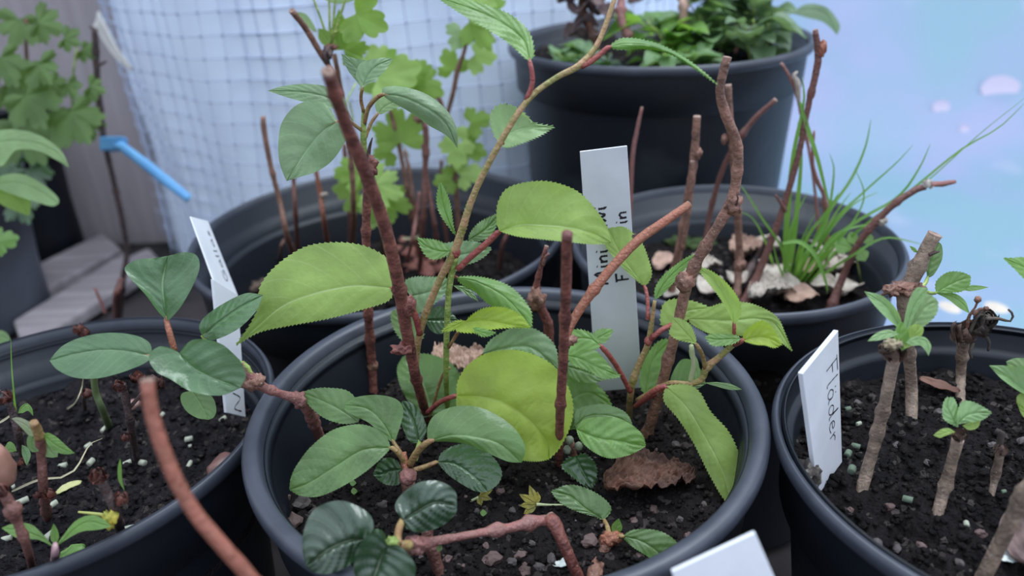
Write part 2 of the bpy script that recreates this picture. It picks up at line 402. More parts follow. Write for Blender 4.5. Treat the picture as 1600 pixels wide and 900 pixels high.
# ============================================================ the setting
def box_mesh(name, c8, material, parent=None, loc=None, bevel=0.0):
    fs = [(0, 3, 2, 1), (4, 5, 6, 7), (0, 1, 5, 4), (1, 2, 6, 5), (2, 3, 7, 6), (3, 0, 4, 7)]
    o = mesh(name, [Vector(v) for v in c8], fs, material, parent, smooth=False, loc=loc)
    if bevel:
        b = o.modifiers.new('bevel', 'BEVEL'); b.width = bevel; b.segments = 2
    return o
def woodmat(name, c1, c2, rough=0.8):
    m = mat(name, c1, rough, c2, scale=7, bump=0.6, bscale=60, lo=.3, hi=.7, detail=8)
    nt = m.node_tree
    for n in nt.nodes:
        if n.type == 'TEX_NOISE':
            mp = nt.nodes.new('ShaderNodeMapping'); mp.inputs['Scale'].default_value = (1.0, 9.0, 9.0) if 'lying' in name else (9, 9, 0.8)
            l = n.inputs['Vector'].links[0]; src = l.from_socket; nt.links.remove(l)
            nt.links.new(src, mp.inputs[0]); nt.links.new(mp.outputs[0], n.inputs['Vector'])
    return m
GZ = -0.226
ground = mat('dark_ground', (0.020, 0.017, 0.017), 0.95, (0.05, 0.04, 0.04), scale=14, bump=0.8, bscale=80)
gv, gf = [], []
for i in range(61):
    for j in range(61):
        x = -2.5 + 5 * i / 60; y = -0.6 + 4 * j / 60
        gv.append(Vector((x, y, GZ - 0.004 + 0.002 * noise.noise(Vector((x * 9, y * 9, 0))))))
for i in range(60):
    for j in range(60): gf.append((i * 61 + j, (i + 1) * 61 + j, (i + 1) * 61 + j + 1, i * 61 + j + 1))
struct(mesh('floor', gv, gf, ground, loc=(0, 0, GZ)))

# board wall standing at the back left
GREYWOOD = woodmat('weathered_board', (0.42, 0.37, 0.38), (0.33, 0.29, 0.295))
LIGHTWOOD = woodmat('lying_pale_board', (0.46, 0.41, 0.42), (0.27, 0.23, 0.235))
wl = bpy.data.objects.new('wall_back', None); C.objects.link(wl); wl.location = (-.6, 1.12, GZ); ROOT[wl] = Vector(wl.location); struct(wl)
bx = [-1.5, -1.25, -1.0, -0.86, -0.70, -0.510]
for i in range(5):
    x0, x1 = bx[i] + .004, bx[i + 1] - .004; yy = 1.105 + (0.012 if i % 2 else 0)
    box_mesh('plank', [(x0, yy, GZ), (x1, yy, GZ), (x1, yy + .02, GZ), (x0, yy + .02, GZ), (x0, yy, 1.1), (x1, yy, 1.1), (x1, yy + .02, 1.1), (x0, yy + .02, 1.1)], GREYWOOD, wl, bevel=.003)

# pale blue plastic sheet, lying on the ground and rising behind
def sheet_mat():
    m = bpy.data.materials.new('blue_sheet'); m.use_nodes = True; nt = m.node_tree; N = nt.nodes; L = nt.links
    b = N['Principled BSDF']; b.inputs['Roughness'].default_value = 0.5
    t = N.new('ShaderNodeTexCoord'); nz = N.new('ShaderNodeTexNoise'); nz.inputs['Scale'].default_value = 3.2; nz.inputs['Detail'].default_value = 3  # noise patches paint the blurred outdoor view seen through the film
    L.new(t.outputs['Object'], nz.inputs['Vector'])
    r = N.new('ShaderNodeValToRGB'); e = r.color_ramp.elements
    e[0].position = .40; e[0].color = (0.27, 0.44, 0.51, 1); e[1].position = .60; e[1].color = (0.38, 0.41, 0.60, 1)
    k = e.new(.5); k.color = (0.31, 0.42, 0.56, 1)
    L.new(nz.outputs['Fac'], r.inputs[0]); 
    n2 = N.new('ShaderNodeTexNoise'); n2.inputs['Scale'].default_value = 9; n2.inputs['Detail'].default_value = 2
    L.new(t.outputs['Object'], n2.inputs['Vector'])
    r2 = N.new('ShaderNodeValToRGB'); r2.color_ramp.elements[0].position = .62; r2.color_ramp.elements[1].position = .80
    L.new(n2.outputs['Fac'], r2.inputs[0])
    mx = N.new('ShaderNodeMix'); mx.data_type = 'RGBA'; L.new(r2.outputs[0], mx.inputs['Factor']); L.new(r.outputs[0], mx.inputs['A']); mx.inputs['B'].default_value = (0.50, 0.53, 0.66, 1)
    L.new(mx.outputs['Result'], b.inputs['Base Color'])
    tr = N.new('ShaderNodeBsdfTranslucent'); tr.inputs[0].default_value = (0.55, 0.68, 0.9, 1)
    ms = N.new('ShaderNodeMixShader'); ms.inputs[0].default_value = 0.25
    L.new(b.outputs[0], ms.inputs[1]); L.new(tr.outputs[0], ms.inputs[2]); L.new(ms.outputs[0], N['Material Output'].inputs[0])
    return m
sv, sf = [], []; nu_, nv_ = 90, 90
prof = cr_pts([(0.60, GZ + .003, 0), (0.75, GZ + .003, 0), (1.05, GZ + .004, 0), (1.30, GZ + .06, 0), (1.48, .15, 0), (1.60, .6, 0), (1.66, 1.3, 0)], nv_)
for i in range(nu_ + 1):
    x = 0.06 + 2.2 * i / nu_
    for j, (y, z, _) in enumerate(prof):
        k = min(1, max(0, (z - GZ) * 4))
        wv = 0.02 * noise.noise(Vector((x * 3, y * 2, z * 2))) * k + 0.006 * noise.noise(Vector((x * 11, y * 8, z * 5))) * (.2 + k)
        sv.append(Vector((x, y - abs(wv) * k, z + max(0, .3 * wv))))
for i in range(nu_):
    for j in range(nv_): sf.append((i * (nv_ + 1) + j, (i + 1) * (nv_ + 1) + j, (i + 1) * (nv_ + 1) + j + 1, i * (nv_ + 1) + j + 1))
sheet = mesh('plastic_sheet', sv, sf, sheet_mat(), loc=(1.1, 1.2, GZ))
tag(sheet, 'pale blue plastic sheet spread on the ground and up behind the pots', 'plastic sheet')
GLOW = mat('pale_glow', (0.60, 0.54, 0.66), 0.8); YGLOW = mat('cream_glow', (0.60, 0.52, 0.42), 0.7)  # flat pale flakes standing in for blurred highlights on the sheet
def on_sheet(px, py):
    d = ray(px, py)
    best = None
    for a, b in zip(prof, prof[1:]):
        # crossing of the ray with the profile in the (y, z) plane
        A = (d.y, -(b[0] - a[0])); B = (d.z, -(b[1] - a[1])); det = A[0] * B[1] - A[1] * B[0]
        if abs(det) < 1e-12: continue
        r0, r1 = a[0], a[1] - H
        t = (r0 * B[1] - A[1] * r1) / det; s = (A[0] * r1 - B[0] * r0) / det
        if -0.01 <= s <= 1.01 and t > 0: best = EYE + d * t; break
    return best
def glow_flake(name, px, py, w, h, m, label):
    c = on_sheet(px, py)
    if c is None: return
    k = (c - EYE).length / FPX; a = w * k / 2; up = c.y < 1.1
    vs, fs = [], []; n = 18
    for r in range(4):
        for i in range(n):
            an = 2 * math.pi * i / n; q = r / 3 * (1 + .12 * noise.noise(Vector((math.cos(an) * 1.5, math.sin(an) * 1.5, px))))
            x = math.cos(an) * a * q; y = math.sin(an) * (h * k / 2) * q * (2.2 if up else 1.2)
            if up: vs.append(c + Vector((x, y, -.001 + .004 * (1 - q))))
            else: vs.append(c + Vector((x, -.004 - .001 * q * q + (y * .30), y)))
    for r in range(3):
        for i in range(n): fs.append((r * n + i, r * n + (i + 1) % n, (r + 1) * n + (i + 1) % n, (r + 1) * n + i))
    o = mesh(name, vs, fs, m, loc=c); tag(o, label, 'petal')
glow_flake('petal', 1560, 137, 50, 26, GLOW, 'largest pale pink glow spot, high on the blue sheet near the right edge')
glow_flake('petal', 1485, 481, 34, 22, YGLOW, 'cream glow spot on the blue sheet above the right pot rim, left one of two')
glow_flake('petal', 1558, 481, 36, 20, YGLOW, 'cream glow spot on the blue sheet above the right pot rim, right one of two')
glow_flake('petal', 1468, 166, 24, 14, GLOW, 'small pale glow spot on the blue sheet, left of the largest pink one')
glow_flake('petal', 1504, 200, 14, 9, GLOW, 'tiny white glow speck on the blue sheet below the pink one')

# fleece-covered drum with a net around it
def fleece():
    m = mat('white_fleece', (0.80, 0.89, 0.99), 0.9, (0.74, 0.83, 0.97), scale=9, bump=0.4, bscale=40, lo=.3, hi=.7)
    return m
fc = Vector((-.13, 1.27, GZ)); fr_ = 0.412
drum = thing('covered_drum', 'tall round drum wrapped in white fleece with netting, behind the pots', 'drum', fc)
def drum_pt(a, z, r):
    rr = r + 0.010 * noise.noise(Vector((a * 3.0, z * 4, 1))) + 0.004 * math.sin(a * 23 + 2 * math.sin(z * 6)) - .012 * (z - .2) 
    return Vector((fc.x + rr * math.sin(a), fc.y - rr * math.cos(a), z))
vs, fs = [], []; na, nz_ = 160, 60
for j in range(nz_ + 1):
    z = GZ + 1.1 * j / nz_
    for i in range(na): vs.append(drum_pt(2 * math.pi * i / na, z, fr_))
for j in range(nz_):
    for i in range(na): fs.append((j * na + i, j * na + (i + 1) % na, (j + 1) * na + (i + 1) % na, (j + 1) * na + i))
fs.append(tuple(nz_ * na + i for i in range(na)))
mesh('fleece', vs, fs, fleece(), drum)
NETM = mat('net_strand', (0.52, 0.59, 0.74), 0.6); KNOT = mat('net_knot', (0.36, 0.42, 0.54), 0.6)
vs, fs = [], []
def strand(f, n, r):
    b0 = len(vs)
    for i in range(n + 1):
        p = f(i / n); nn = Vector((p.x - fc.x, p.y - fc.y, 0)).normalized(); t = (f(min(1, i / n + .01)) - f(max(0, i / n - .01))).normalized(); s = nn.cross(t)
        for dx, dn in ((-r, 0), (0, r * .8), (r, 0), (0, -r * .8)): vs.append(p + s * dx + nn * dn)
    for i in range(n):
        for j in range(4): fs.append((b0 + i * 4 + j, b0 + i * 4 + (j + 1) % 4, b0 + (i + 1) * 4 + (j + 1) % 4, b0 + (i + 1) * 4 + j))
sp = 0.0235
A0, A1 = -1.75, 1.45
nvs = int((A1 - A0) * fr_ / sp)
for i in range(nvs + 1):
    a = A0 + (A1 - A0) * i / nvs
    strand(lambda t, a=a: drum_pt(a + .012 * math.sin(t * 9 + a * 3), GZ + .02 + 1.02 * t, fr_ + .0105), 60, .0009)
nh = int(1.02 / sp)
for j in range(nh + 1):
    z = GZ + .03 + sp * j
    strand(lambda t, z=z: drum_pt(A0 + (A1 - A0) * t, z + .006 * math.sin(t * 11 + z * 9), fr_ + .0115), 110, .0009)
mesh('net', vs, fs, NETM, drum, smooth=False)
vs, fs = [], []
for i in range(nvs + 1):
    a = A0 + (A1 - A0) * i / nvs
    if a < -1.5 or a > .9: continue
    for j in range(nh + 1):
        z = GZ + .03 + sp * j
        if z < -.1: continue
        t = (z - GZ - .02) / 1.02; aa = a + .012 * math.sin(t * 9 + a * 3); ta = (a - A0) / (A1 - A0)
        p = drum_pt(aa, z + .006 * math.sin(ta * 11 + z * 9), fr_ + .012); b0 = len(vs); q = .0021
        for v in ((q, 0, 0), (-q, 0, 0), (0, q, 0), (0, -q, 0), (0, 0, q * 1.2), (0, 0, -q * 1.2)): vs.append(p + Vector(v))
        for f in ((0, 2, 4), (2, 1, 4), (1, 3, 4), (3, 0, 4), (2, 0, 5), (1, 2, 5), (3, 1, 5), (0, 3, 5)): fs.append(tuple(b0 + k_ for k_ in f))
kn = mesh('knots', vs, fs, KNOT, drum); kn['kind'] = 'stuff'
# loose white corner of the fleece
fv, ff = [], []
edge = cr_pts([(152, 18, 93), (166, 45, 92), (184, 80, 91), (206, 108, 90)], 14)
edg2 = cr_pts([(148, 40, 93), (160, 58, 93), (180, 86, 92), (206, 109, 90)], 14)
for a_, b_ in zip(edge, edg2):
    for k_ in range(5):
        q = k_ / 4; x = a_[0] + (b_[0] - a_[0]) * q; y = a_[1] + (b_[1] - a_[1]) * q; fv.append(P(x, y, a_[2] + (b_[2] - a_[2]) * q + 1.2 * math.sin(math.pi * q)))
for i in range(14):
    for k_ in range(4): ff.append((i * 5 + k_, i * 5 + k_ + 1, (i + 1) * 5 + k_ + 1, (i + 1) * 5 + k_))
fl = mesh('loose_fleece_corner', fv, ff, mat('fleece_corner', (0.80, 0.78, 0.74), 0.8, trans=(0.3, (.8, .8, .8))), drum)
so = fl.modifiers.new('thick', 'SOLIDIFY'); so.thickness = 0.002

# pale boards lying on the ground at the left
def lying(label, q, z0, th_):
    b = [G(x, y, z0) for x, y in q]
    v = [Vector((p.x, p.y, z0 - th_)) for p in b] + b
    o = box_mesh('wooden_board', v, LIGHTWOOD, loc=b[0], bevel=.004); tag(o, label, 'board')
lying('pale weathered board on the ground under the dark pot, front one', [(36, 545), (215, 430), (196, 392), (20, 500)], GZ + .022, .018)
lying('pale weathered board on the ground under the dark pot, back one', [(30, 472), (190, 388), (160, 362), (0, 440)], GZ + .022, .018)
lying('short round-ended pale board lying right of the dark twig foot', [(200, 438), (248, 402), (232, 385), (196, 402)], GZ + .018, .014)

# ============================================================ pots
POTM = mat('black_plastic', (0.0080, 0.0108, 0.0160), 0.42, (0.0120, 0.0150, 0.0210), scale=22, bump=0.12, bscale=120, lo=.3, hi=.75, spec=0.32)
GPOTM = mat('grey_plastic', (0.10, 0.11, 0.135), 0.5, (0.075, 0.085, 0.105), scale=10, bump=0.1)
def scuffed():
    m = mat('scuffed_black_plastic', (0.0080, 0.0108, 0.0160), 0.45, (0.06, 0.065, 0.075), scale=9, bump=0.15, bscale=120, lo=.58, hi=.85, spec=0.5, detail=7)
    return m
RIMM = mat('rim_plastic', (0.042, 0.048, 0.064), 0.42, (0.030, 0.035, 0.048), scale=40, bump=0.05, bscale=200)  # lighter than the pot body, the sky's reflection painted into the rim
def lathe(name, cx, cy, z0, prof, material, parent, n=128, jitter=0.0):
    vs, fs = [], []
    for r, z in prof:
        for i in range(n):
            a = 2 * math.pi * i / n; rr = r * (1 + jitter * math.sin(2 * a + 1) + jitter * .5 * math.sin(3 * a))
            vs.append(Vector((cx + rr * math.cos(a), cy + rr * math.sin(a), z0 + z)))
    for k in range(len(prof) - 1):
        if prof[k] == prof[k + 1]: continue
        for i in range(n): fs.append((k * n + i, k * n + (i + 1) % n, (k + 1) * n + (i + 1) % n, (k + 1) * n + i))
    return mesh(name, vs, fs, material, parent)
def pot(key, cx, cy, r, z0, h, label, lipw=.008, ledge=None, collar=.045, rb=None, m=POTM, rimm=RIMM, jitter=.004):
    p = thing('plant_pot', label, 'plant pot', (cx, cy, z0 - h)); rb = rb or r * .74
    # outer wall, from the bottom up
    out_ = [(0.001, -h + .006), (rb - .012, -h + .006), (rb - .008, -h), (rb, -h + .001), (rb + .001, -h + .006)]
    rc = r - .0075
    out_ += [(rc - .006 + (rb - rc + .006) * .5, -h * .5), (rc - .006, -collar - .004), (rc - .005, -collar), (rc, -collar + .002), (rc + .0015, -.010)]
    lip_i = r - lipw
    inn = []
    if ledge:
        for dz, dr in ledge: inn += [(lip_i - .0015, -dz + .001), (lip_i - .0015 - dr * .9, -dz - .0005), (lip_i - .002 - dr, -dz - .003)]; lip_i -= dr
    wall = [(lip_i - .0015, -.008)] if not ledge else []
    inner = wall + inn
    ri_top = r - lipw - .0015
    rin_b = rb - .004
    def rin(depth):
        base = r - lipw - .0015 - sum(d for _, d in (ledge or []) if _ < depth)
        f = depth / h; return base + (rin_b - base) * f
    inner = [(ri_top, -.006)]
    last = 0
    for dz, dr in (ledge or []):
        inner += [(rin(dz - .0001), -dz + .0012), (rin(dz - .0001) - .001, -dz), (rin(dz + .0001) + .0012, -dz - .0004), (rin(dz + .0001), -dz - .003)]
    inner += [(rin(h * .6), -h * .6), (rin_b, -h + .010), (0.001, -h + .010)]
    lathe('pot_body', cx, cy, z0, out_ + [(rc + .0015, -.0075), (ri_top + .0005, -.0065), (ri_top, -.0066)] + inner, m, p, jitter=jitter)
    rimp = [(rc + .001, -.0095), (r - .0012, -.0085), (r, -.006), (r, -.003), (r - .0012, -.0008), (r - .003, 0), (r - lipw + .0015, -.0006), (r - lipw, -.002), (r - lipw - .001, -.0062)]
    lathe('pot_rim', cx, cy, z0, rimp, rimm, p, jitter=jitter)
    return p, rin
def soil(key, cx, cy, z, ri, label, c1=(0.0065, 0.005, 0.005), c2=(0.021, 0.0165, 0.016), amp=.005, crumbs=900, jitter=.004, slope=(0, 0), cr_size=(.0005, .0024), skip=None):
    m = mat('soil_' + key.lower(), c1, 0.75, c2, scale=90, bump=1.0, bscale=650, lo=.35, hi=.75, spec=0.12)
    ntm = m.node_tree; vo = ntm.nodes.new('ShaderNodeTexVoronoi'); vo.inputs['Scale'].default_value = 330
    ntm.links.new([n for n in ntm.nodes if n.type == 'TEX_COORD'][0].outputs['Object'], vo.inputs['Vector'])
    sr_ = ntm.nodes.new('ShaderNodeSeparateColor'); ntm.links.new(vo.outputs['Color'], sr_.inputs[0])
    rr_ = ntm.nodes.new('ShaderNodeValToRGB'); rr_.color_ramp.elements[0].position = .90; rr_.color_ramp.elements[1].position = .97; ntm.links.new(sr_.outputs[0], rr_.inputs[0])
    mx_ = ntm.nodes.new('ShaderNodeMix'); mx_.data_type = 'RGBA'; bs_ = ntm.nodes['Principled BSDF']; sc_ = bs_.inputs['Base Color'].links[0].from_socket
    ntm.links.new(rr_.outputs[0], mx_.inputs['Factor']); ntm.links.new(sc_, mx_.inputs['A']); mx_.inputs['B'].default_value = (.06, .05, .045, 1); ntm.links.new(mx_.outputs['Result'], bs_.inputs['Base Color'])
    vs, fs = [], []; nr, na = 110, 220
    def hgt(x, y): 
        q = Vector((x * 55, y * 55, cx * 7)); 
        return amp * .8 * noise.noise(q * .5) + amp * .55 * noise.noise(q * 1.7) + amp * .45 * noise.noise(q * 4.3) + amp * .22 * noise.noise(q * 9.5) + slope[0] * x + slope[1] * y
    for k in range(nr + 1):
        for i in range(na):
            a = 2 * math.pi * i / na; r = (ri + .0012) * (1 + jitter * math.sin(2 * a + 1) + jitter * .5 * math.sin(3 * a)) * (k / nr if k else .001)
            x, y = cx + r * math.cos(a), cy + r * math.sin(a); vs.append(Vector((x, y, z + hgt(x - cx, y - cy))))
    for k in range(nr):
        for i in range(na): fs.append((k * na + i, k * na + (i + 1) % na, (k + 1) * na + (i + 1) % na, (k + 1) * na + i))
    b0 = len(vs)
    for i in range(na): v = vs[nr * na + i]; vs.append(Vector((cx + (v.x - cx) * .97, cy + (v.y - cy) * .97, z - .03)))
    for i in range(na): fs.append((nr * na + i, nr * na + (i + 1) % na, b0 + (i + 1) % na, b0 + i))
    # crumbs of earth
    oct_ = [Vector(v) for v in ((1, 0, 0), (-1, 0, 0), (0, 1, 0), (0, -1, 0), (0, 0, 1), (0, 0, -1), (.6, .6, .5), (-.6, .6, .5), (-.6, -.6, .5), (.6, -.6, .5))]
    of = [(4, 6, 7), (4, 7, 8), (4, 8, 9), (4, 9, 6), (0, 6, 9), (2, 7, 6), (1, 8, 7), (3, 9, 8), (0, 2, 6), (2, 1, 7), (1, 3, 8), (3, 0, 9), (2, 0, 5), (1, 2, 5), (3, 1, 5), (0, 3, 5)]
    rnd = random.Random(len(key) + int(cx * 1000))
    for _ in range(crumbs):
        a = rnd.uniform(0, 6.283); r = (ri - .002) * math.sqrt(rnd.random()); x, y = cx + r * math.cos(a), cy + r * math.sin(a)
        if skip and skip(x, y): continue
        s = rnd.uniform(*cr_size) * rnd.uniform(.4, 1); c = Vector((x, y, z + hgt(x - cx, y - cy) + s * .35)); b0 = len(vs); an = rnd.uniform(0, 3.1); cs, sn = math.cos(an), math.sin(an)
        for v in oct_:
            q = v * s * rnd.uniform(.7, 1.25); vs.append(c + Vector((q.x * cs - q.y * sn, q.x * sn + q.y * cs, q.z * .7)))
        for f in of: fs.append(tuple(b0 + k for k in f))
    o = mesh('potting_soil', vs, fs, m, loc=(cx, cy, z)); tag(o, label, 'soil', kind='stuff')
    return lambda x, y: z + hgt(x - cx, y - cy)
POTS = {'C': (-.0064, .3286, .130, 0), 'L': (-.2545, .346, .1188, -.012), 'R': (.2335, .2727, .1149, 0), 'BL': (-.1079, .6087, .1555, -.014), 'BR': (.1625, .517, .1168, 0), 'T': (.1525, .776, .1445, .1)}
_, rC = pot('C', *POTS['C'][:3], 0, .225, 'black round plastic pot with the lime-leaved kiwi shoots, front centre', lipw=.0085, ledge=[(.012, .001)], rb=.097)
_, rL = pot('L', *POTS['L'][:3], -.012, .213, 'black plastic pot at front left holding short cuttings with dried brown buds', lipw=.004, ledge=[(.031, .004), (.040, .001)], rb=.088)
_, rR = pot('R', *POTS['R'][:3], 0, .225, 'black plastic pot at the right edge holding thick pale-barked elder cuttings', lipw=.004, ledge=[(.0015, .0001), (.014, .005)], rb=.085)
_, rBL = pot('BL', *POTS['BL'][:3], -.014, .211, 'wide black pot behind left full of thin currant twigs', lipw=.005, ledge=[(.036, .006)], rb=.118)
_, rBR = pot('BR', *POTS['BR'][:3], 0, .225, 'dark grey pot behind right with grass and bleached dead leaves', lipw=.005, ledge=[(.030, .003)], rb=.088, m=mat('dark_grey_plastic', (0.012, 0.015, 0.022), 0.45, (0.016, 0.020, 0.028), scale=15, bump=.1))
_, rT = pot('T', *POTS['T'][:3], .1, .325, 'tall black pot of green weeds at the very back, top centre', lipw=.006, ledge=[(.02, .003)], collar=.043, rb=.120, m=scuffed())
hC = soil('C', *POTS['C'][:2], SOIL['C'], rC(.042), 'dark gritty soil in the front centre pot', crumbs=4200)
hL = soil('L', *POTS['L'][:2], SOIL['L'], rL(.040), 'moist dark soil in the front left pot', amp=.009, crumbs=1700, c1=(.0085, .0075, .009), c2=(.023, .0195, .0215), cr_size=(.0005, .0032))
hR = soil('R', *POTS['R'][:2], SOIL['R'], rR(.027), 'dark crumbly soil in the right pot of thick cuttings', amp=.007, crumbs=2600, c1=(.0055, .0045, .005), c2=(.017, .0135, .014), cr_size=(.0006, .003))
hBL = soil('BL', *POTS['BL'][:2], SOIL['BL'], rBL(.072), 'dark soil in the wide pot of thin twigs', amp=.008, crumbs=900, cr_size=(.001, .006))
hBR = soil('BR', *POTS['BR'][:2], SOIL['BR'], rBR(.045), 'dark soil in the grass pot behind right', amp=.006, crumbs=700)
hT = soil('T', *POTS['T'][:2], SOIL['T'], rT(.022), 'dark soil in the tall back pot of weeds', amp=.008, crumbs=400)
# pots in the background at the left
def far_pot(px, py, r, h, label, m):
    b = G(px, py, GZ); p, _ = pot('F', b.x, b.y, r, GZ + h, h, label, lipw=.004, collar=.03, m=m, rimm=m, rb=r * .8)
    s = lathe('potting_soil', b.x, b.y, GZ + h - .02, [(.001, .002), (r * .45, .004), (r * .9, 0), (r * .93, -.004)], mat('soil_far', (.03, .025, .02), .9, (.05, .04, .035)), None, n=48)
    tag(s, 'soil in the ' + label.split(' with')[0], 'soil', kind='stuff')
    return b
bD = far_pot(66, 395, .078, .23, 'dark plastic pot with leafy plant behind the pale boards', POTM)
bG = far_pot(-34, 500, .105, .19, 'plain grey plastic pot cut by the left edge of the photo', GPOTM)
# ============================================================ front centre pot: kiwi cuttings and shoots
def plant(name, label, cat, foot, group=None): return thing(name, label, cat, to3(foot) if not isinstance(foot, Vector) else foot, group)

# thick red-brown cutting, top cut, carrying the long lime shoot
p1 = plant('kiwi_cutting', 'tall dark red-brown cutting with flat cut top and a large lime leaf, left of centre', 'plant', (668, 655, 'C'))
tube('stem', [(668, 655, 'C'), (650, 590, 34.5), (636, 520, 33), (622, 440, 31.5), (600, 350, 30), (568, 262, 28.5), (537, 185, 27), (512, 112, 25.5)], [2.6, 2.7, 3.0, 2.9, 2.7, 2.75, 2.3, 2.1], REDBARK, p1, nodes=4, cut=PITH, wob=.05, seed=3)
lump('node', P(638, 478, 32.2), 3.4, REDBARK, p1, (1, 1, 1.6), .3)
lump('node', P(628, 545, 33), 3.6, REDBARK, p1, (1.3, 1, .8), .5, seed=4)
# the shoot
tube('shoot', [(651, 600, 35), (650, 560, 35), (660, 505, 34.6), (686, 440, 34.3), (712, 388, 34), (742, 300, 34), (786, 215, 34), (826, 155, 34.4), (868, 122, 34.8), (905, 102, 35), (935, 66, 35.4), (962, -6, 36)], [1.7, 1.8, 1.9, 1.8, 2.0, 1.55, 1.45, 1.35, 1.3, 1.5, 1.2, 1.1], OLIVE, p1, n=10, wob=.03)
lump('node', P(712, 394, 34), 2.3, PINKST, p1, (1, .9, 1.3), .15)
leaf(p1, 34, 38, [(616, 450), (560, 447), (523, 452), (483, 462), (437, 482), (368, 540)],
     [(613, 415), (597, 398), (567, 384), (527, 379), (483, 384), (450, 401), (422, 425), (406, 450), (404, 478), (392, 505)],
     [(606, 470), (560, 485), (510, 498), (450, 509), (405, 519)], LIME, yaw=-8, arch=-.6, cup=.3, pucker=.35, nv=6, teeth=34, tl=.9,
     stalk=[(656, 522, 34.6), (650, 497, 34.4), (640, 478, 34.2)], sr=1.5)
leaf(p1, 33.5, 40, [(780, 361), (813, 352), (853, 353), (893, 357), (928, 366), (955, 379)],
     [(776, 345), (779, 315), (797, 292), (845, 283), (885, 291), (912, 307), (939, 339), (951, 362)],
     [(808, 369), (840, 373), (880, 377), (920, 381), (941, 381)], LIME, yaw=8, arch=-.4, cup=-.5, pucker=.7, nv=6, teeth=30, tl=.8,
     stalk=[(715, 421, 34), (735, 402, 33.9), (762, 379, 33.7)], sr=1.35)
leaf(p1, 34.5, 55, [(828, 97), (818, 62), (780, 33), (738, 14), (683, -4)],
     [(834, 82), (826, 50), (795, 22), (745, 4), (706, -6)], [(820, 90), (800, 71), (770, 50), (730, 27), (702, 9)], FRESH, arch=-.5, pucker=.5, nv=7, teeth=22, tl=1.2,
     stalk=[(822, 157, 34.4), (832, 128, 34.4)], sr=1.0)
leaf(p1, 35, 62, [(950, 74), (975, 68), (1010, 70), (1042, 80), (1070, 95), (1122, 133)],
     [(968, 61), (990, 60), (1020, 66), (1045, 76), (1070, 90), (1098, 111)], [(968, 77), (1000, 76), (1030, 79), (1060, 91), (1092, 112)], FRESH, cup=.5, arch=-.3, pucker=.4, nv=7, teeth=24, tl=.8,
     stalk=[(907, 105, 35), (928, 93, 35)], sr=1.1)
leaf(p1, 35.5, 45, [(779, 224), (800, 207), (830, 199), (866, 198)],
     [(768, 200), (767, 178), (780, 164), (802, 166), (822, 180), (835, 192)], [(792, 231), (820, 222), (845, 211), (858, 203)], PALEG, cup=-.4, pucker=.5, nv=5, teeth=16, tl=1.3,
     stalk=[(786, 224, 34.3)], sr=.7)
# small leaves around the fork
qleaf(p1, 34, 40, (706, 392), (652, 372), 30, FRESH, bend=-8, pucker=.5, nv=5, teeth=10)
leaf(p1, 35.5, 45, [(697, 400), (720, 398), (745, 393), (768, 388)], [(690, 384), (710, 378), (740, 377), (760, 384)], [(707, 425), (725, 415), (745, 408), (760, 398)], GREYG, pucker=.4, nv=5, teeth=14, tl=.8)
qleaf(p1, 34.3, 25, (713, 370), (688, 285), 20, FRESH, bend=-5, pucker=.6, nv=8, teeth=14, tl=.9, wpos=.6)
qleaf(p1, 34.6, 25, (722, 372), (732, 313), 9, FRESH, pucker=.3, nv=5, teeth=8)
qleaf(p1, 35.2, 40, (731, 375), (779, 333), 27, MIDG, bend=5, pucker=.6, nv=7, teeth=12, tl=.9)
# green side shoot standing beside it
p2 = plant('kiwi_shoot', 'slim upright green shoot crossing behind the olive one, middle of centre pot', 'plant', (700, 655, 'C'))
tube('shoot', [(700, 655, 'C'), (697, 590, 35.6), (698, 520, 34.8), (702, 450, 34.4), (712, 400, 34.1)], [1.5, 1.6, 1.6, 1.6, 1.8], GREENST, p2, wob=.03, nodes=1)
leaf(p2, 36, 40, [(712, 433), (745, 440), (790, 465), (831, 511)], [(740, 432), (770, 437), (797, 448), (817, 467), (830, 488)], [(722, 444), (742, 456), (764, 475), (800, 495)], FRESH, cup=.4, pucker=.4, nv=6, teeth=24, tl=.9, stalk=[(702, 425, 34.6)])
leaf(p2, 34, 40, [(727, 502), (755, 500), (790, 506), (829, 512)], [(742, 489), (760, 481), (788, 481), (812, 492)], [(712, 516), (740, 520), (765, 515), (795, 512)], YLIME, cup=-.3, pucker=.5, nv=6, teeth=20, tl=1.0,
     stalk=[(701, 543, 34.8), (712, 525, 34.5)], smat=BROWNPET)
qleaf(p2, 34, 50, (727, 501), (690, 518), 12, YLIME, pucker=.3, nv=4, teeth=8)
qleaf(p2, 33.5, 40, (738, 512), (775, 520), 12, FRESH, bend=4, pucker=.3, nv=4, teeth=8)
qleaf(p2, 37, 50, (708, 446), (748, 472), 10, MIDG, bend=-4, pucker=.3, nv=4, teeth=0)
qleaf(p2, 37.5, 35, (662, 500), (716, 500), 44, DARKG, pucker=.8, nv=7, teeth=0)
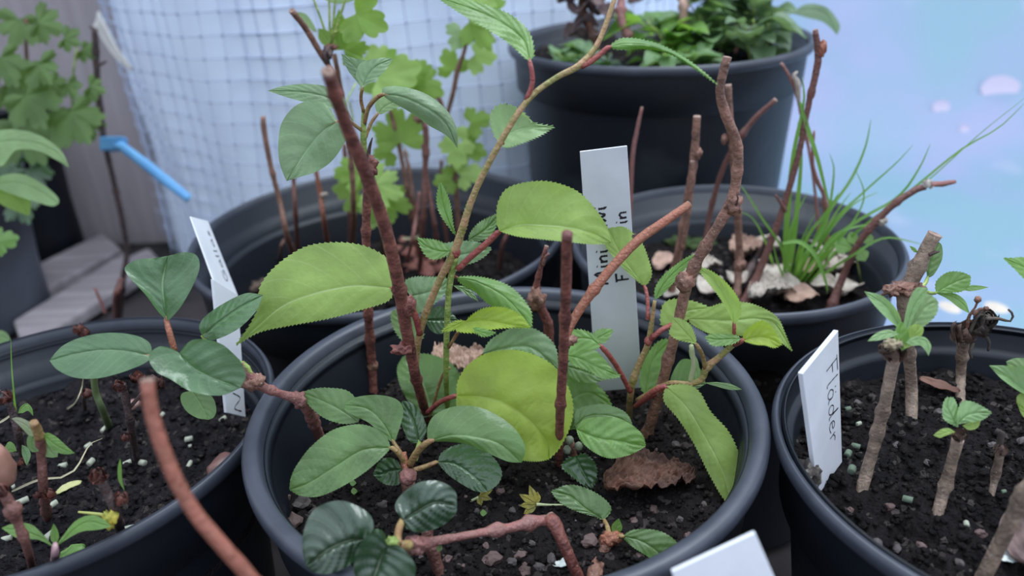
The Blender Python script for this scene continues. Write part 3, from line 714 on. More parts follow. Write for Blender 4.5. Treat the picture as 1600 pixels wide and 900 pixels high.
# leaves low around the middle
leaf(p1, 36.5, 40, [(640, 462), (665, 458), (690, 448), (702, 436)], [(633, 440), (650, 433), (675, 433), (692, 434)], [(645, 488), (660, 487), (680, 473), (698, 455)], GREYG, pucker=.5, nv=6, teeth=16)
leaf(p1, 35.5, 35, [(655, 535), (640, 520), (625, 500), (612, 487)], [(662, 522), (652, 500), (635, 488), (620, 484)], [(640, 538), (625, 528), (615, 512), (611, 498)], PALEG, pucker=.5, nv=5, teeth=12)
leaf(p1, 36.5, 38, [(672, 650), (668, 620), (655, 590), (630, 557)], [(700, 645), (722, 620), (720, 590), (700, 565), (665, 553)], [(655, 650), (637, 625), (625, 600), (621, 575)], MIDG, pucker=.5, nv=6, teeth=26, tl=.8, stalk=[(702, 575, 36), (690, 590, 36.3)], smat=BROWNPET)
leaf(p1, 33, 42, [(713, 618), (760, 622), (793, 634), (827, 658), (853, 690), (858, 717)],
     [(716, 595), (730, 572), (757, 554), (793, 547), (827, 552), (862, 570), (886, 602), (895, 635), (890, 668), (874, 700)],
     [(716, 650), (735, 680), (765, 700), (795, 714), (825, 720), (845, 720)], YLIME, yaw=5, cup=.35, arch=-.7, pucker=.75, nv=6, teeth=42, tl=.8,
     stalk=[(668, 645, 34.6), (688, 628, 33.8)], sr=1.2)
leaf(p1, 35, 42, [(753, 553), (790, 544), (830, 543), (873, 578)], [(764, 534), (782, 521), (806, 511), (832, 513), (856, 527), (869, 546)], [(775, 565), (800, 575), (835, 585), (862, 586)], GREYG, pucker=.7, nv=6, teeth=24, tl=.8,
     stalk=[(722, 605, 35), (735, 580, 35)], smat=BROWNPET)
# brown stem behind with grey green leaves
p3 = plant('kiwi_cutting', 'straight brown cutting at back left of the centre pot, grey-green leaves on top', 'plant', (583, 608, 'C'))
tube('stem', [(583, 608, 'C'), (580, 560, 41), (575, 480, 40.6), (572, 380, 40.3), (574, 300, 40), (577, 262, 40)], [2.7, 2.9, 2.5, 2.4, 2.4, 2.7], REDBARK, p3, nodes=4, wob=.06)
lump('node', P(581, 572, 41), 3.6, BROWNBARK, p3, (1, 1, 1.3), .2)
tube('shoot', [(577, 262, 40), (569, 238, 40), (568, 200, 39.8), (569, 170, 39.8)], [1.8, 1.8, 1.5, 1.2], GREENST, p3)
lump('node', P(578, 258, 39.7), 4.0, REDBARK, p3, (1, 1, 1.2), .5, seed=2)
tube('twig_stub', [(575, 246, 39.8), (578, 228, 39.8), (582, 215, 39.8)], [1.2, .8, .3], DARKBARK, p3)
leaf(p3, 38.5, 30, [(527, 190), (505, 205), (480, 235), (448, 283)], [(512, 165), (490, 157), (462, 165), (441, 190), (435, 220), (436, 250), (442, 270)], [(545, 200), (540, 220), (520, 250), (495, 268), (470, 276)], GREYG, pucker=.6, cup=.3, nv=6, teeth=0, stalk=[(567, 205, 39.8), (545, 190, 39.3)], smat=BROWNPET)
leaf(p3, 40, 45, [(542, 165), (505, 150), (465, 143), (418, 142)], [(535, 150), (510, 135), (475, 131), (440, 135)], [(540, 175), (505, 165), (470, 158), (442, 150)], GREYG, pucker=.5, nv=7, teeth=0)
leaf(p3, 39.5, 25, [(565, 138), (565, 118), (550, 100), (533, 84)], [(575, 122), (590, 105), (572, 95), (550, 90)], [(558, 128), (545, 112), (538, 98)], GREYG, pucker=.4, nv=6, teeth=0)
leaf(p3, 39, 40, [(566, 138), (575, 118), (590, 102), (614, 92)], [(556, 120), (562, 100), (580, 93), (600, 90)], [(575, 132), (590, 122), (604, 108)], GREYG, pucker=.4, nv=6, teeth=0, stalk=[(568, 175, 39.6), (564, 155, 39.4)], smat=BROWNPET)
leaf(p3, 38.5, 35, [(597, 148), (625, 150), (660, 165), (695, 190), (715, 232)], [(600, 136), (632, 136), (668, 148), (698, 172), (713, 200)], [(610, 158), (640, 175), (670, 196), (698, 212)], GREYG, cup=.4, arch=-.6, pucker=.6, nv=9, teeth=0, stalk=[(569, 195, 39.8), (575, 170, 39.4), (585, 156, 39)], smat=BROWNPET, sr=1.0)
leaf(p3, 40.5, 40, [(590, 178), (600, 168), (615, 160), (638, 160)], [(586, 165), (590, 155), (605, 152), (622, 154)], [(597, 178), (610, 172), (625, 167)], PALEG, pucker=.3, nv=5, teeth=0, stalk=[(571, 215, 40), (580, 192, 40.3)], smat=BROWNPET)
# blurred dark post-like stem with the diagonal branch
p4 = plant('kiwi_cutting', 'upright dark stem right of centre with an orange-brown branch slanting up right', 'plant', (873, 730, 'C'))
tube('stem', [(873, 730, 'C'), (875, 650, 31), (880, 560, 29.5), (884, 460, 28), (886, 365, 26.5)], [2.2, 2.3, 2.3, 2.25, 2.1], REDBARK, p4, nodes=2, wob=.05)
tube('branch', [(878, 545, 31), (893, 505, 31.5), (930, 450, 32), (990, 382, 32.8), (1040, 345, 33.4), (1076, 320, 34)], [1.9, 2.1, 2.2, 2.25, 2.1, 1.9], ORANGEBARK, p4, nodes=1, cut=PITH, wob=.04)
lump('bud', P(890, 532, 31), 2.6, BROWNBARK, p4, (1.3, 1, .9), .4)
lump('bud', P(997, 369, 33.2), 1.6, DARKBARK, p4, (1.4, 1, .7), .7)
leaf(p4, 33, 45, [(939, 541), (925, 530), (905, 528), (884, 528)], [(925, 522), (905, 515), (890, 518)], [(930, 545), (912, 545), (893, 545)], FRESH, pucker=.4, nv=4, teeth=10, stalk=[(985, 612, 34.5), (968, 580, 34), (952, 556, 33.4)], sr=1.2)
qleaf(p4, 34, 45, (922, 535), (958, 515), 22, FRESH, pucker=.3, nv=4, teeth=6)
leaf(p4, 34.5, 50, [(884, 555), (905, 560), (930, 572), (970, 588)], [(895, 540), (915, 540), (938, 555), (955, 575)], [(895, 570), (915, 577), (940, 590), (955, 591)], FRESH, pucker=.5, nv=6, teeth=14)
qleaf(p4, 36.5, 45, (880, 570), (950, 592), 34, MIDG, pucker=.5, nv=6, teeth=12)
leaf(p4, 35.5, 40, [(880, 640), (900, 620), (925, 615), (956, 634)], [(878, 605), (885, 580), (908, 582), (932, 600), (948, 618)], [(890, 655), (915, 655), (940, 648)], FRESH, pucker=.5, nv=6, teeth=18)
# tall curved stem with pale round cut
p5 = plant('kiwi_cutting', 'tallest snaking brown stem with ring-shaped cut top, right of the white label', 'plant', (1010, 680, 'C'))
tube('stem', [(1010, 680, 'C'), (1026, 630, 34.5), (1042, 570, 34.2), (1058, 510, 34), (1078, 432, 34), (1108, 375, 34), (1140, 322, 34), (1152, 268, 34), (1152, 225, 34), (1134, 180, 34), (1125, 140, 34), (1136, 90, 34)], [2.9, 2.9, 2.7, 2.6, 2.75, 2.4, 2.7, 2.2, 2.15, 2.3, 1.9, 1.9], BROWNBARK, p5, n=14, nodes=6, cut=PITH, wob=.09)
lump('node', P(1071, 440, 33.8), 4.2, BROWNBARK, p5, (1.1, 1, 1.2), .3)
lump('node', P(1147, 320, 33.8), 3.6, BROWNBARK, p5, (1.0, 1, 1.3), .4, seed=5)
tube('tendril', [(1149, 322, 33.6), (1153, 310, 33.4), (1151, 304, 33.4), (1157, 303, 33.4)], [.5, .4, .3, .2], DARKBARK, p5)
# twisted small stub behind
p6 = plant('kiwi_cutting', 'short knobbly twisted twig standing left of the dark post-like stem, knot halfway', 'plant', (862, 590, 'C'))
tube('stem', [(862, 590, 'C'), (858, 545, 41), (856, 505, 40.6), (845, 480, 40.4), (838, 455, 40.3), (843, 425, 40), (851, 395, 40), (854, 385, 40)], [3.0, 3.2, 2.9, 2.8, 2.2, 1.5, 1.3, 1.2], REDBARK, p6, nodes=3, cut=PITH, wob=.14)
lump('knot', P(838, 467, 40), 5.0, BROWNBARK, p6, (1, 1, 1.15), .5, seed=9)
tube('twig_stub', [(848, 415, 39.7), (852, 402, 39.7), (858, 396, 39.7)], [1.0, .9, .7], RUST, p6)
# right olive shoot with the many lime leaves
p7 = plant('kiwi_shoot', 'olive-pink branching shoot at the right of the centre pot with many small lime leaves', 'plant', (983, 652, 'C'))
tube('shoot', [(983, 652, 'C'), (986, 610, 35), (996, 575, 35), (1012, 540, 35), (1018, 505, 35), (1023, 470, 35)], [1.8, 1.8, 1.7, 1.7, 1.3, .9], OLIVE, p7, wob=.03, nodes=2)
lump('node', P(1013, 533, 34.9), 2.1, PINKST, p7, (1, 1, 1.2), .15)
leaf(p7, 36, 35, [(1008, 448), (985, 420), (965, 390), (947, 350)], [(1018, 430), (1013, 405), (1001, 377), (980, 358), (962, 351)], [(990, 434), (967, 411), (947, 385), (942, 365)], LIME, pucker=.4, nv=6, teeth=22, tl=.8, stalk=[(1012, 500, 35), (1012, 470, 35.5)], sr=.9)
leaf(p7, 35, 30, [(1023, 469), (1040, 440), (1065, 415), (1090, 397)], [(1024, 450), (1037, 430), (1060, 411), (1078, 400)], [(1040, 455), (1055, 438), (1074, 416)], FRESH, pucker=.4, nv=8, teeth=16, tl=.7)
leaf(p7, 36, 40, [(1050, 507), (1062, 492), (1085, 484), (1112, 482)], [(1034, 508), (1033, 488), (1040, 472), (1062, 467), (1090, 473)], [(1062, 505), (1080, 497), (1098, 490)], LIME, pucker=.3, nv=5, teeth=14, stalk=[(1017, 530, 34.8), (1032, 517, 34.8)], sr=1.3)
tube('shoot', [(995, 625, 35), (1040, 600, 34), (1078, 600, 33.4), (1097, 592, 33.3), (1104, 575, 33.3), (1125, 557, 33.3), (1146, 538, 33.3)], [1.0, 1.3, 1.5, 1.7, 1.7, 1.6, 1.5], OLIVE, p7, wob=.03, nodes=2)
leaf(p7, 34, 42, [(1075, 498), (1105, 499), (1140, 501), (1185, 498), (1213, 508), (1238, 549)], [(1085, 489), (1105, 482), (1132, 473), (1166, 473), (1195, 483), (1216, 498), (1226, 520)], [(1083, 508), (1112, 522), (1141, 524), (1175, 525), (1205, 527), (1222, 536)], LIME, pucker=.5, nv=6, teeth=34, tl=.8, arch=-.3, stalk=[(1144, 541, 33.3), (1110, 520, 33.7)])
leaf(p7, 32.8, 30, [(1147, 507), (1140, 475), (1118, 440), (1085, 414)], [(1157, 492), (1155, 470), (1137, 444), (1112, 424)], [(1139, 490), (1124, 464), (1103, 437)], LIME, pucker=.3, nv=7, teeth=20, tl=.8, cup=-.3, stalk=[(1146, 536, 33.2), (1147, 522, 33)], sr=.9)
leaf(p7, 32.5, 45, [(1160, 532), (1180, 527), (1200, 528), (1222, 538)], [(1163, 520), (1177, 507), (1195, 502), (1211, 519)], [(1180, 538), (1195, 539), (1210, 543)], YLIME, pucker=.5, nv=5, teeth=14, cup=-.3, stalk=[(1148, 538, 33.2)], sr=1.3)
leaf(p7, 32.6, 50, [(1160, 529), (1140, 529), (1120, 530), (1102, 527)], [(1145, 523), (1127, 523), (1112, 522)], [(1145, 537), (1128, 540), (1112, 539)], FRESH, pucker=.4, nv=5, teeth=10)
leaf(p7, 32.5, 38, [(1088, 538), (1076, 525), (1064, 512), (1051, 496)], [(1086, 525), (1078, 508), (1065, 499)], [(1074, 534), (1058, 530), (1046, 521), (1050, 508)], LIME, pucker=.3, nv=4, teeth=12, stalk=[(1102, 578, 33.3), (1098, 556, 33)], smat=BROWNPET, sr=1.0)
tube('leaf_stalk', [(1078, 598, 33.5), (1084, 570, 33.2), (1080, 540, 33.0)], [1.3, 1.3, 1.2], mat('pale_stalk', (.45, .5, .27), .5), p7)
leaf(p7, 33.2, 45, [(1100, 598), (1120, 600), (1140, 604), (1160, 609)], [(1120, 597), (1142, 600)], [(1120, 604), (1140, 609)], PALEG, pucker=.2, nv=4, teeth=0)
leaf(p7, 32.5, 40, [(1040, 603), (1075, 640), (1105, 690), (1130, 740), (1142, 790)], [(1073, 601), (1093, 613), (1110, 643), (1137, 673), (1152, 703), (1159, 730), (1157, 760)], [(1038, 627), (1060, 654), (1084, 692), (1107, 738), (1128, 775)], LIME, pucker=.35, nv=7, teeth=32, tl=.9, cup=.2, stalk=[(993, 635, 35), (1003, 627, 34), (1020, 612, 33)], sr=1.3)
leaf(p7, 35.5, 35, [(1008, 618), (1014, 590), (1022, 560), (1050, 530)], [(1000, 600), (1004, 570), (1020, 542), (1035, 531)], [(1030, 610), (1040, 585), (1050, 560)], FRESH, pucker=.4, nv=6, teeth=14)
leaf(p7, 35, 40, [(1045, 607), (1065, 600), (1085, 602), (1103, 600)], [(1050, 585), (1065, 562), (1085, 565), (1097, 582)], [(1060, 612), (1080, 612)], MIDG, pucker=.4, nv=5, teeth=0)
leaf(p7, 33.6, 35, [(1092, 605), (1090, 585), (1085, 565), (1076, 546)], [(1093, 585), (1091, 565), (1083, 552)], [(1086, 590), (1083, 572), (1078, 558)], PALEG, pucker=.2, nv=3, teeth=0)
tube('leaf_stalk', [(994, 634, 35), (1018, 618, 34.4), (1042, 604, 34)], [1.4, 1.4, 1.2], PINKST, p7)

# ---- low rosettes
p8 = plant('kiwi_cutting', 'low rosette of broad mid-green leaves around a round brown bud, left front of centre pot', 'plant', (645, 792, 'C'))
tube('stem', [(645, 792, 'C'), (640, 770, 29.5), (637, 750, 29.6)], [3.2, 3.3, 3.4], BROWNBARK, p8, nodes=1)
lump('bud', P(637, 745, 29.3), 4.2, PINKBARK, p8, (1, 1, .95), .15)
tube('shoot', [(637, 740, 29.6), (632, 722, 29.9), (630, 706, 30.2)], [2.0, 2.0, 1.5], ORANGEBARK, p8)
leaf(p8, 29.5, 45, [(611, 699), (567, 704), (527, 728), (483, 755), (452, 765)], [(603, 682), (590, 671), (560, 663), (520, 672), (487, 697), (465, 725), (455, 745)], [(600, 712), (567, 740), (527, 764), (495, 776), (468, 774)], MIDG, arch=-.5, pucker=.4, nv=8, teeth=30, tl=.3, stalk=[(634, 726, 29.9), (622, 708, 29.6)], smat=BROWNPET, sr=1.1)
leaf(p8, 31.5, 45, [(560, 660), (530, 640), (500, 625), (472, 613)], [(565, 640), (545, 612), (510, 606), (488, 608)], [(535, 662), (505, 652), (482, 632)], MIDG, pucker=.3, nv=6, teeth=16, tl=.5)
leaf(p8, 30.5, 40, [(616, 693), (600, 665), (575, 640), (538, 632)], [(627, 660), (630, 638), (618, 623), (588, 617), (555, 621)], [(597, 680), (578, 662), (555, 650), (540, 642)], MIDG, pucker=.3, nv=6, teeth=0, stalk=[(634, 724, 29.9), (625, 707, 30.2)], smat=BROWNPET, sr=1.0)
leaf(p8, 31.8, 38, [(655, 692), (650, 670), (643, 650), (628, 626)], [(664, 680), (666, 665), (655, 640), (640, 628)], [(640, 690), (628, 665), (624, 645)], DARKG, pucker=.6, nv=6, teeth=0, stalk=[(648, 720, 30.3), (652, 706, 30.8)], smat=GREENST, sr=1.2)
leaf(p8, 29.2, 50, [(668, 691), (705, 681), (745, 684), (780, 694), (815, 723)], [(668, 667), (681, 647), (711, 635), (747, 636), (781, 651), (807, 673), (821, 700)], [(695, 690), (727, 694), (760, 707), (793, 721)], MIDG, arch=-.7, cup=.3, pucker=.35, nv=7, teeth=0, stalk=[(640, 727, 29.8), (652, 706, 29.5)], smat=BROWNPET, sr=1.5)
leaf(p8, 30.2, 45, [(683, 722), (710, 725), (740, 745), (762, 768)], [(693, 705), (720, 694), (748, 699), (772, 716), (784, 738), (778, 756)], [(700, 741), (723, 757), (745, 768)], DARKG, pucker=.5, nv=8, teeth=22, tl=.5, stalk=[(645, 735, 29.8), (662, 730, 30)], smat=BROWNPET, sr=1.1)
leaf(p8, 30.3, 42, [(628, 733), (612, 735), (598, 740), (583, 741)], [(620, 720), (605, 715), (592, 723)], [(625, 755), (608, 758), (594, 752)], DARKG, pucker=.6, nv=5, teeth=12, tl=.5)
p9 = plant('kiwi_cutting', 'low cutting nearest the viewer with glossy puckered deep-green leaves, bottom left of centre pot', 'plant', (688, 900, 'C'))
tube('stem', [(688, 900, 'C'), (676, 860, 25.8), (668, 838, 26), (668, 800, 26.6)], [2.6, 2.6, 2.3, 1.8], RUST, p9, nodes=2)
leaf(p9, 22.5, 42, [(572, 842), (545, 845), (515, 858), (478, 884)], [(584, 825), (577, 803), (553, 788), (527, 782), (497, 792), (480, 813), (472, 850)], [(565, 868), (533, 890), (507, 897), (488, 893)], DEEP, pucker=1.5, nv=7, teeth=0, cup=.2)
leaf(p9, 22, 35, [(607, 852), (595, 872), (588, 892), (575, 925)], [(622, 852), (640, 868), (650, 890), (640, 915), (615, 928)], [(590, 832), (572, 838), (556, 862), (553, 890), (560, 912)], DEEP, pucker=1.0, nv=6, teeth=0, cup=-.3)
qleaf(p9, 22.6, 35, (605, 852), (566, 832), 34, DARKG, pucker=.5, nv=4, teeth=0)
leaf(p9, 24, 40, [(628, 814), (650, 800), (680, 785), (714, 790)], [(617, 790), (632, 768), (657, 753), (687, 752), (711, 767)], [(636, 826), (658, 832), (690, 822), (711, 804)], DEEP, pucker=1.1, nv=7, teeth=0, cup=.2, stalk=[(622, 850, 22.7), (622, 832, 23.4)], smat=BROWNPET, sr=1.4)
lump('bud', P(612, 850, 22.3), 2.3, GREENST, p9, (1, 1, 1.4), .3)
tube('twig', [(607, 853, 22.5), (640, 852, 23.2)], [1.5, 2.2], BROWNPET, p9)
p10 = plant('kiwi_cutting', 'bent pinkish twig lying across the front of the centre pot, ending in a swollen knob', 'plant', (905, 905, 'C'))
tube('stem', [(905, 905, 'C'), (885, 860, 25.2), (868, 822, 25.8), (858, 808, 26.2)], [2.6, 2.6, 2.7, 2.8], REDBARK, p10, nodes=2, cut=PITH)
tube('branch', [(862, 814, 26.2), (835, 815, 26), (795, 825, 25.6), (750, 833, 25.1), (700, 842, 24.6), (660, 850, 23.9), (640, 852, 23.6)], [2.6, 2.4, 2.3, 1.8, 1.9, 2.5, 3.3], PINKBARK, p10, nodes=5, wob=.12)
lump('knob', P(645, 853, 23.6), 3.6, PINKBARK, p10, (1.3, 1, 1), .35, seed=2)
qleaf(p10, 24.2, 30, (684, 862), (690, 850), 9, PALEG, pucker=.2, nv=3, teeth=0)
p11 = plant('kiwi_cutting', 'stubby forked cutting at the front right of the centre pot with three small leaves', 'plant', (930, 895, 'C'))
tube('stem', [(930, 895, 'C'), (938, 872, 26.2), (945, 855, 26.5), (957, 838, 26.8)], [2.6, 3.0, 2.8, 2.3], BROWNBARK, p11, nodes=3, wob=.15)
lump('node', P(955, 842, 26.6), 3.2, ORANGEBARK, p11, (1.5, 1, 1), .4)
leaf(p11, 28, 48, [(944, 813), (915, 795), (890, 775), (861, 767)], [(955, 795), (941, 777), (913, 762), (887, 758)], [(925, 806), (897, 797), (873, 783)], MIDG, pucker=.5, nv=6, teeth=18, tl=.6, stalk=[(954, 840, 26.8), (950, 826, 27.3)], smat=BROWNPET, sr=1.0)
leaf(p11, 26.5, 45, [(972, 838), (1000, 845), (1030, 865), (1052, 893)], [(990, 828), (1027, 829), (1053, 843), (1063, 862)], [(987, 853), (1013, 870), (1034, 884)], MIDG, pucker=.35, nv=6, teeth=18, tl=.5, stalk=[(958, 838, 26.8)], smat=BROWNPET, sr=1.0)
qleaf(p11, 26.8, 30, (961, 836), (967, 810), 17, FRESH, pucker=.2, nv=4, teeth=0)
p12 = plant('kiwi_seedling', 'small plant right of the dark post-like stem with two crinkled round leaves over the soil', 'plant', (905, 735, 'C'))
tube('stem', [(905, 735, 'C'), (898, 715, 32.5), (893, 690, 32.6)], [1.8, 1.8, 1.4], BROWNBARK, p12)
leaf(p12, 31.5, 45, [(900, 670), (935, 685), (970, 690), (1009, 697)], [(912, 656), (933, 652), (963, 653), (987, 664), (1004, 680)], [(909, 690), (931, 708), (955, 716), (985, 710)], FRESH, pucker=.7, nv=6, teeth=28, tl=.5, arch=-.3)
leaf(p12, 33, 42, [(898, 665), (920, 650), (955, 650), (988, 663)], [(900, 642), (920, 634), (945, 632), (970, 640), (982, 650)], [(905, 672), (930, 675), (960, 672)], MIDG, pucker=.3, nv=5, teeth=20, tl=.5)
leaf(p12, 31.6, 42, [(900, 712), (905, 725), (915, 745), (926, 763)], [(915, 710), (930, 725), (932, 745)], [(885, 718), (878, 730), (895, 745), (912, 758)], DARKG, pucker=.5, nv=5, teeth=12, cup=-.3)
qleaf(p12, 33.4, 40, (892, 672), (905, 640), 22, MIDG, pucker=.3, nv=4, teeth=8)
for q, (x, y) in enumerate(((890, 688), (904, 697), (886, 703))): lump('bud', P(x, y, 32.2), 2.1, mat('grey_bud', (.22, .25, .18), .7), p12, (1, 1, 1.2), .1, seed=q)
# twig leaning out of the centre pot with the broad leaves over the left pot
p13 = plant('kiwi_cutting', 'jointed twig leaning out over the left rim of the centre pot with five leaves', 'plant', (502, 690, 'C'))
tube('stem', [(502, 690, 'C'), (488, 655, 33.5), (471, 627, 32.5), (440, 616, 31.8), (410, 604, 31.2), (388, 585, 31), (378, 566, 31)], [3.0, 2.6, 3.0, 2.0, 2.2, 2.4, 1.2], PINKBARK, p13, n=12, nodes=5, wob=.12)
lump('node', P(395, 597, 31), 3.9, BROWNBARK, p13, (1.3, 1, 1), .35)
lump('node', P(468, 626, 32.4), 3.5, PINKBARK, p13, (1, 1, 1.2), .35, seed=3)
tube('shoot', [(392, 590, 31), (380, 568, 31), (330, 570, 31.5), (285, 566, 31), (273, 552, 30.8)], [1.5, 1.2, 1.3, 1.2, 1.0], GREENST, p13)
leaf(p13, 31.5, 28, [(260, 500), (256, 470), (254, 440), (262, 400)], [(247, 487), (227, 460), (202, 433), (195, 418), (213, 406), (240, 403)], [(267, 497), (284, 477), (303, 443), (312, 417), (307, 399), (288, 394)], KIWI, pucker=.7, nv=6, teeth=0, cup=-.6, stalk=[(273, 548, 31), (265, 520, 31.2)], smat=ORANGEBARK, sr=1.2)
leaf(p13, 30, 48, [(238, 556), (200, 549), (160, 547), (117, 553), (77, 563)], [(233, 535), (207, 523), (167, 520), (127, 527), (97, 541)], [(227, 567), (193, 581), (153, 591), (117, 590), (90, 578)], KIWI, pucker=.45, nv=8, teeth=0, arch=-.4, stalk=[(273, 552, 30.8), (255, 556, 30.4)], smat=BROWNPET)
leaf(p13, 29.5, 40, [(280, 551), (300, 573), (330, 590), (376, 606)], [(297, 533), (320, 530), (345, 537), (362, 550), (378, 568), (384, 588)], [(265, 543), (247, 542), (232, 557), (243, 580), (267, 593), (300, 612), (345, 618)], KIWI, pucker=.7, nv=6, teeth=0, cup=-.5)
leaf(p13, 32.5, 40, [(316, 525), (340, 505), (375, 480), (411, 461)], [(311, 510), (322, 493), (353, 472), (385, 458)], [(335, 531), (372, 514), (400, 486)], KIWI, pucker=.6, nv=8, teeth=0, arch=-.3, stalk=[(384, 575, 31), (350, 550, 32), (325, 535, 32.4)], smat=GREENST)
leaf(p13, 31.5, 40, [(300, 610), (306, 620), (315, 635), (325, 656)], [(318, 610), (333, 622), (338, 640), (334, 652)], [(284, 615), (283, 628), (292, 643), (308, 653)], MIDG, pucker=.2, nv=5, teeth=0)
# ============================================================ white plant tags with writing
GL = {  # strokes on a unit-high letter; x advance last
 'M': ([[(0, 0), (.12, .95), (.38, .35), (.62, .97), (.75, 0)]], .95), 'i': ([[(.1, .5), (.12, .05), (.2, 0)], [(.13, .72), (.15, .78)]], .32),
 'n': ([[(.05, .5), (.08, 0)], [(.08, .35), (.25, .5), (.38, .42), (.40, 0)]], .55), 'K': ([[(.05, .95), (.08, 0)], [(.5, .9), (.1, .45), (.52, 0)]], .65),
 'w': ([[(.02, .48), (.12, .03), (.28, .42), (.42, .03), (.56, .5)]], .68), 'F': ([[(.1, 0), (.08, .92)], [(-.05, .92), (.55, .96)], [(.05, .5), (.4, .52)]], .62),
 'l': ([[(.1, .95), (.06, .08), (.16, 0)]], .30), 'ä': ([[(.4, .45), (.2, .5), (.05, .25), (.15, .02), (.36, .12), (.42, .45), (.42, .08), (.52, .02)], [(.14, .68), (.16, .74)], [(.36, .68), (.38, .74)]], .62),
 'a': ([[(.4, .45), (.2, .5), (.05, .25), (.15, .02), (.36, .12), (.42, .45), (.42, .08), (.52, .02)]], .60), 'd': ([[(.42, .35), (.22, .5), (.05, .25), (.15, .02), (.38, .15), (.5, .95), (.46, .1), (.56, .02)]], .66),
 'e': ([[(.06, .25), (.36, .32), (.3, .5), (.1, .42), (.06, .12), (.22, 0), (.45, .1)]], .54), 'r': ([[(.06, .5), (.1, 0)], [(.1, .35), (.24, .5), (.38, .45)]], .42),
 's': ([[(.36, .46), (.16, .5), (.1, .36), (.3, .22), (.28, .04), (.04, .02)]], .46), 'G': ([[(.62, .82), (.35, .97), (.06, .6), (.12, .12), (.42, 0), (.64, .25), (.62, .45), (.34, .42)]], .80),
 'N': ([[(.05, 0), (.1, .95), (.5, .02), (.6, .97)]], .75), ' ': ([], .45), 'R': ([[(.08, 0), (.06, .95), (.45, .85), (.4, .5), (.08, .48), (.5, 0)]], .66)}
INK = mat('black_ink', (0.012, 0.012, 0.018), 0.5)
TAGM = mat('white_plastic_tag', (0.72, 0.74, 0.78), 0.45, (0.64, 0.66, 0.70), scale=30, bump=0.05)
def plant_tag(label, q, thick, lines=(), m=TAGM, side=0):
    """q: four corners (x, y, Y) top-left, top-right, bottom-right, bottom-left. lines: (text, s0, t0, ds, dt, size, ink mm) in tag coordinates (s across, t down)"""
    V = [to3(p) for p in q]; n0 = (V[1] - V[0]).cross(V[2] - V[0]).normalized(); V[3] = rayplane(q[3][0], q[3][1], V[0], n0); nrm = (V[1] - V[0]).cross(V[3] - V[0]).normalized()
    if nrm.dot(EYE - V[0]) < 0: nrm = -nrm
    c = (V[2] + V[3]) / 2
    t = thing('plant_tag', label, 'plant tag', c)
    bk = [v - nrm * thick / 1000 for v in V]
    o = box_mesh('tag_body', [bk[3], bk[2], V[2], V[3], bk[0], bk[1], V[1], V[0]], m, t, bevel=.0003)
    W = (V[1] - V[0]).length; Hh = (V[3] - V[0]).length
    def at(s, tt): return V[0].lerp(V[1], s).lerp(V[3].lerp(V[2], s), tt) + nrm * 0.00012
    for (text, s0, t0, along, up, size, ink) in lines:
        vs, fs = [], []; x = 0.0
        for ch in text:
            st, adv = GL[ch]
            for line in st:
                pts = cr_pts([(a, b, 0) for a, b in line], 4 * (len(line) - 1) + 4) if len(line) > 2 else [(a, b, 0) for a, b in line]
                pos = []
                for a, b, _ in pts:
                    a += x
                    s = s0 + (along[0] * a + up[0] * b) * size / W; tt = t0 + (along[1] * a + up[1] * b) * size / Hh
                    pos.append(at(s, tt))
                b0 = len(vs)
                for k in range(len(pos)):
                    d = (pos[min(k + 1, len(pos) - 1)] - pos[max(0, k - 1)]).normalized(); sd = d.cross(nrm); wd = ink / 2000 * (1 + .25 * math.sin(k * 1.7))
                    vs += [pos[k] + sd * wd, pos[k] + nrm * .00008, pos[k] - sd * wd]
                for k in range(len(pos) - 1):
                    fs += [(b0 + 3 * k, b0 + 3 * k + 1, b0 + 3 * k + 4, b0 + 3 * k + 3), (b0 + 3 * k + 1, b0 + 3 * k + 2, b0 + 3 * k + 5, b0 + 3 * k + 4)]
            x += adv
        mesh('writing', vs, fs, INK, t, smooth=False)
    return t
mk = G(965, 603, SOIL['C'])
plant_tag('tall white plant tag reading Mini Kiwi, upright in the centre pot', [(906, 237, 37.5), (980, 228, 37.5), (1003, 606, 38.8), (932, 612, 38.8)], 1.0,
          [('Mini Kiwi', .42, .51, (.02, -1), (-.68, 0), .0106, 1.25), ('F   les in', .86, .505, (.02, -1), (-.72, 0), .0094, 1.05)])
plant_tag('thick white plant tag reading Fläder at the left rim of the right pot', [(1254, 584, 27.4), (1310, 516, 30.2), (1316, 722, 29.6), (1279, 774, 27.2)], 2.2,
          [('Fläder', .60, .16, (-.02, 1), (1, 0), .0135, .55)])
plant_tag('white plant tag reading Gallas leaning left in front of the wide twig pot', [(298, 338, 45), (325, 345, 48), (372, 462, 45.6), (346, 470, 42.6)], 1.0,
          [('Gallas', .78, .80, (0, -1), (-.55, 0), .0125, .7)])
plant_tag('white plant tag with slanted top standing behind the broad leaves in the left pot', [(333, 436, 38.5), (372, 461, 40), (384, 652, 37.5), (354, 645, 37.5)], 1.8,
          [('N', .62, .26, (0, -1), (-.45, 0), .013, .6), ('a', .85, .62, (0, -1), (-.45, 0), .013, .6), ('N', .78, .97, (0, -1), (-.5, 0), .018, .6)])
plant_tag('blank white plant tag end at the bottom edge of the photo', [(1050, 893, 18.0), (1180, 832, 18.6), (1262, 1020, 17.6), (1110, 1090, 17.0)], 1.5)
CLOD = mat('dirt_clod', (0.05, 0.04, 0.035), 0.9, (0.34, 0.32, 0.28), scale=160, bump=1.0, lo=.5, hi=.62)
o = lump('dirt_clod', G(1262, 742, -.012), 6.2, CLOD, None, (.8, 1.1, .9), .5, seed=4); tag(o, 'speckled clod of dirt caught between the Fläder tag and the pot rim', 'dirt clod')

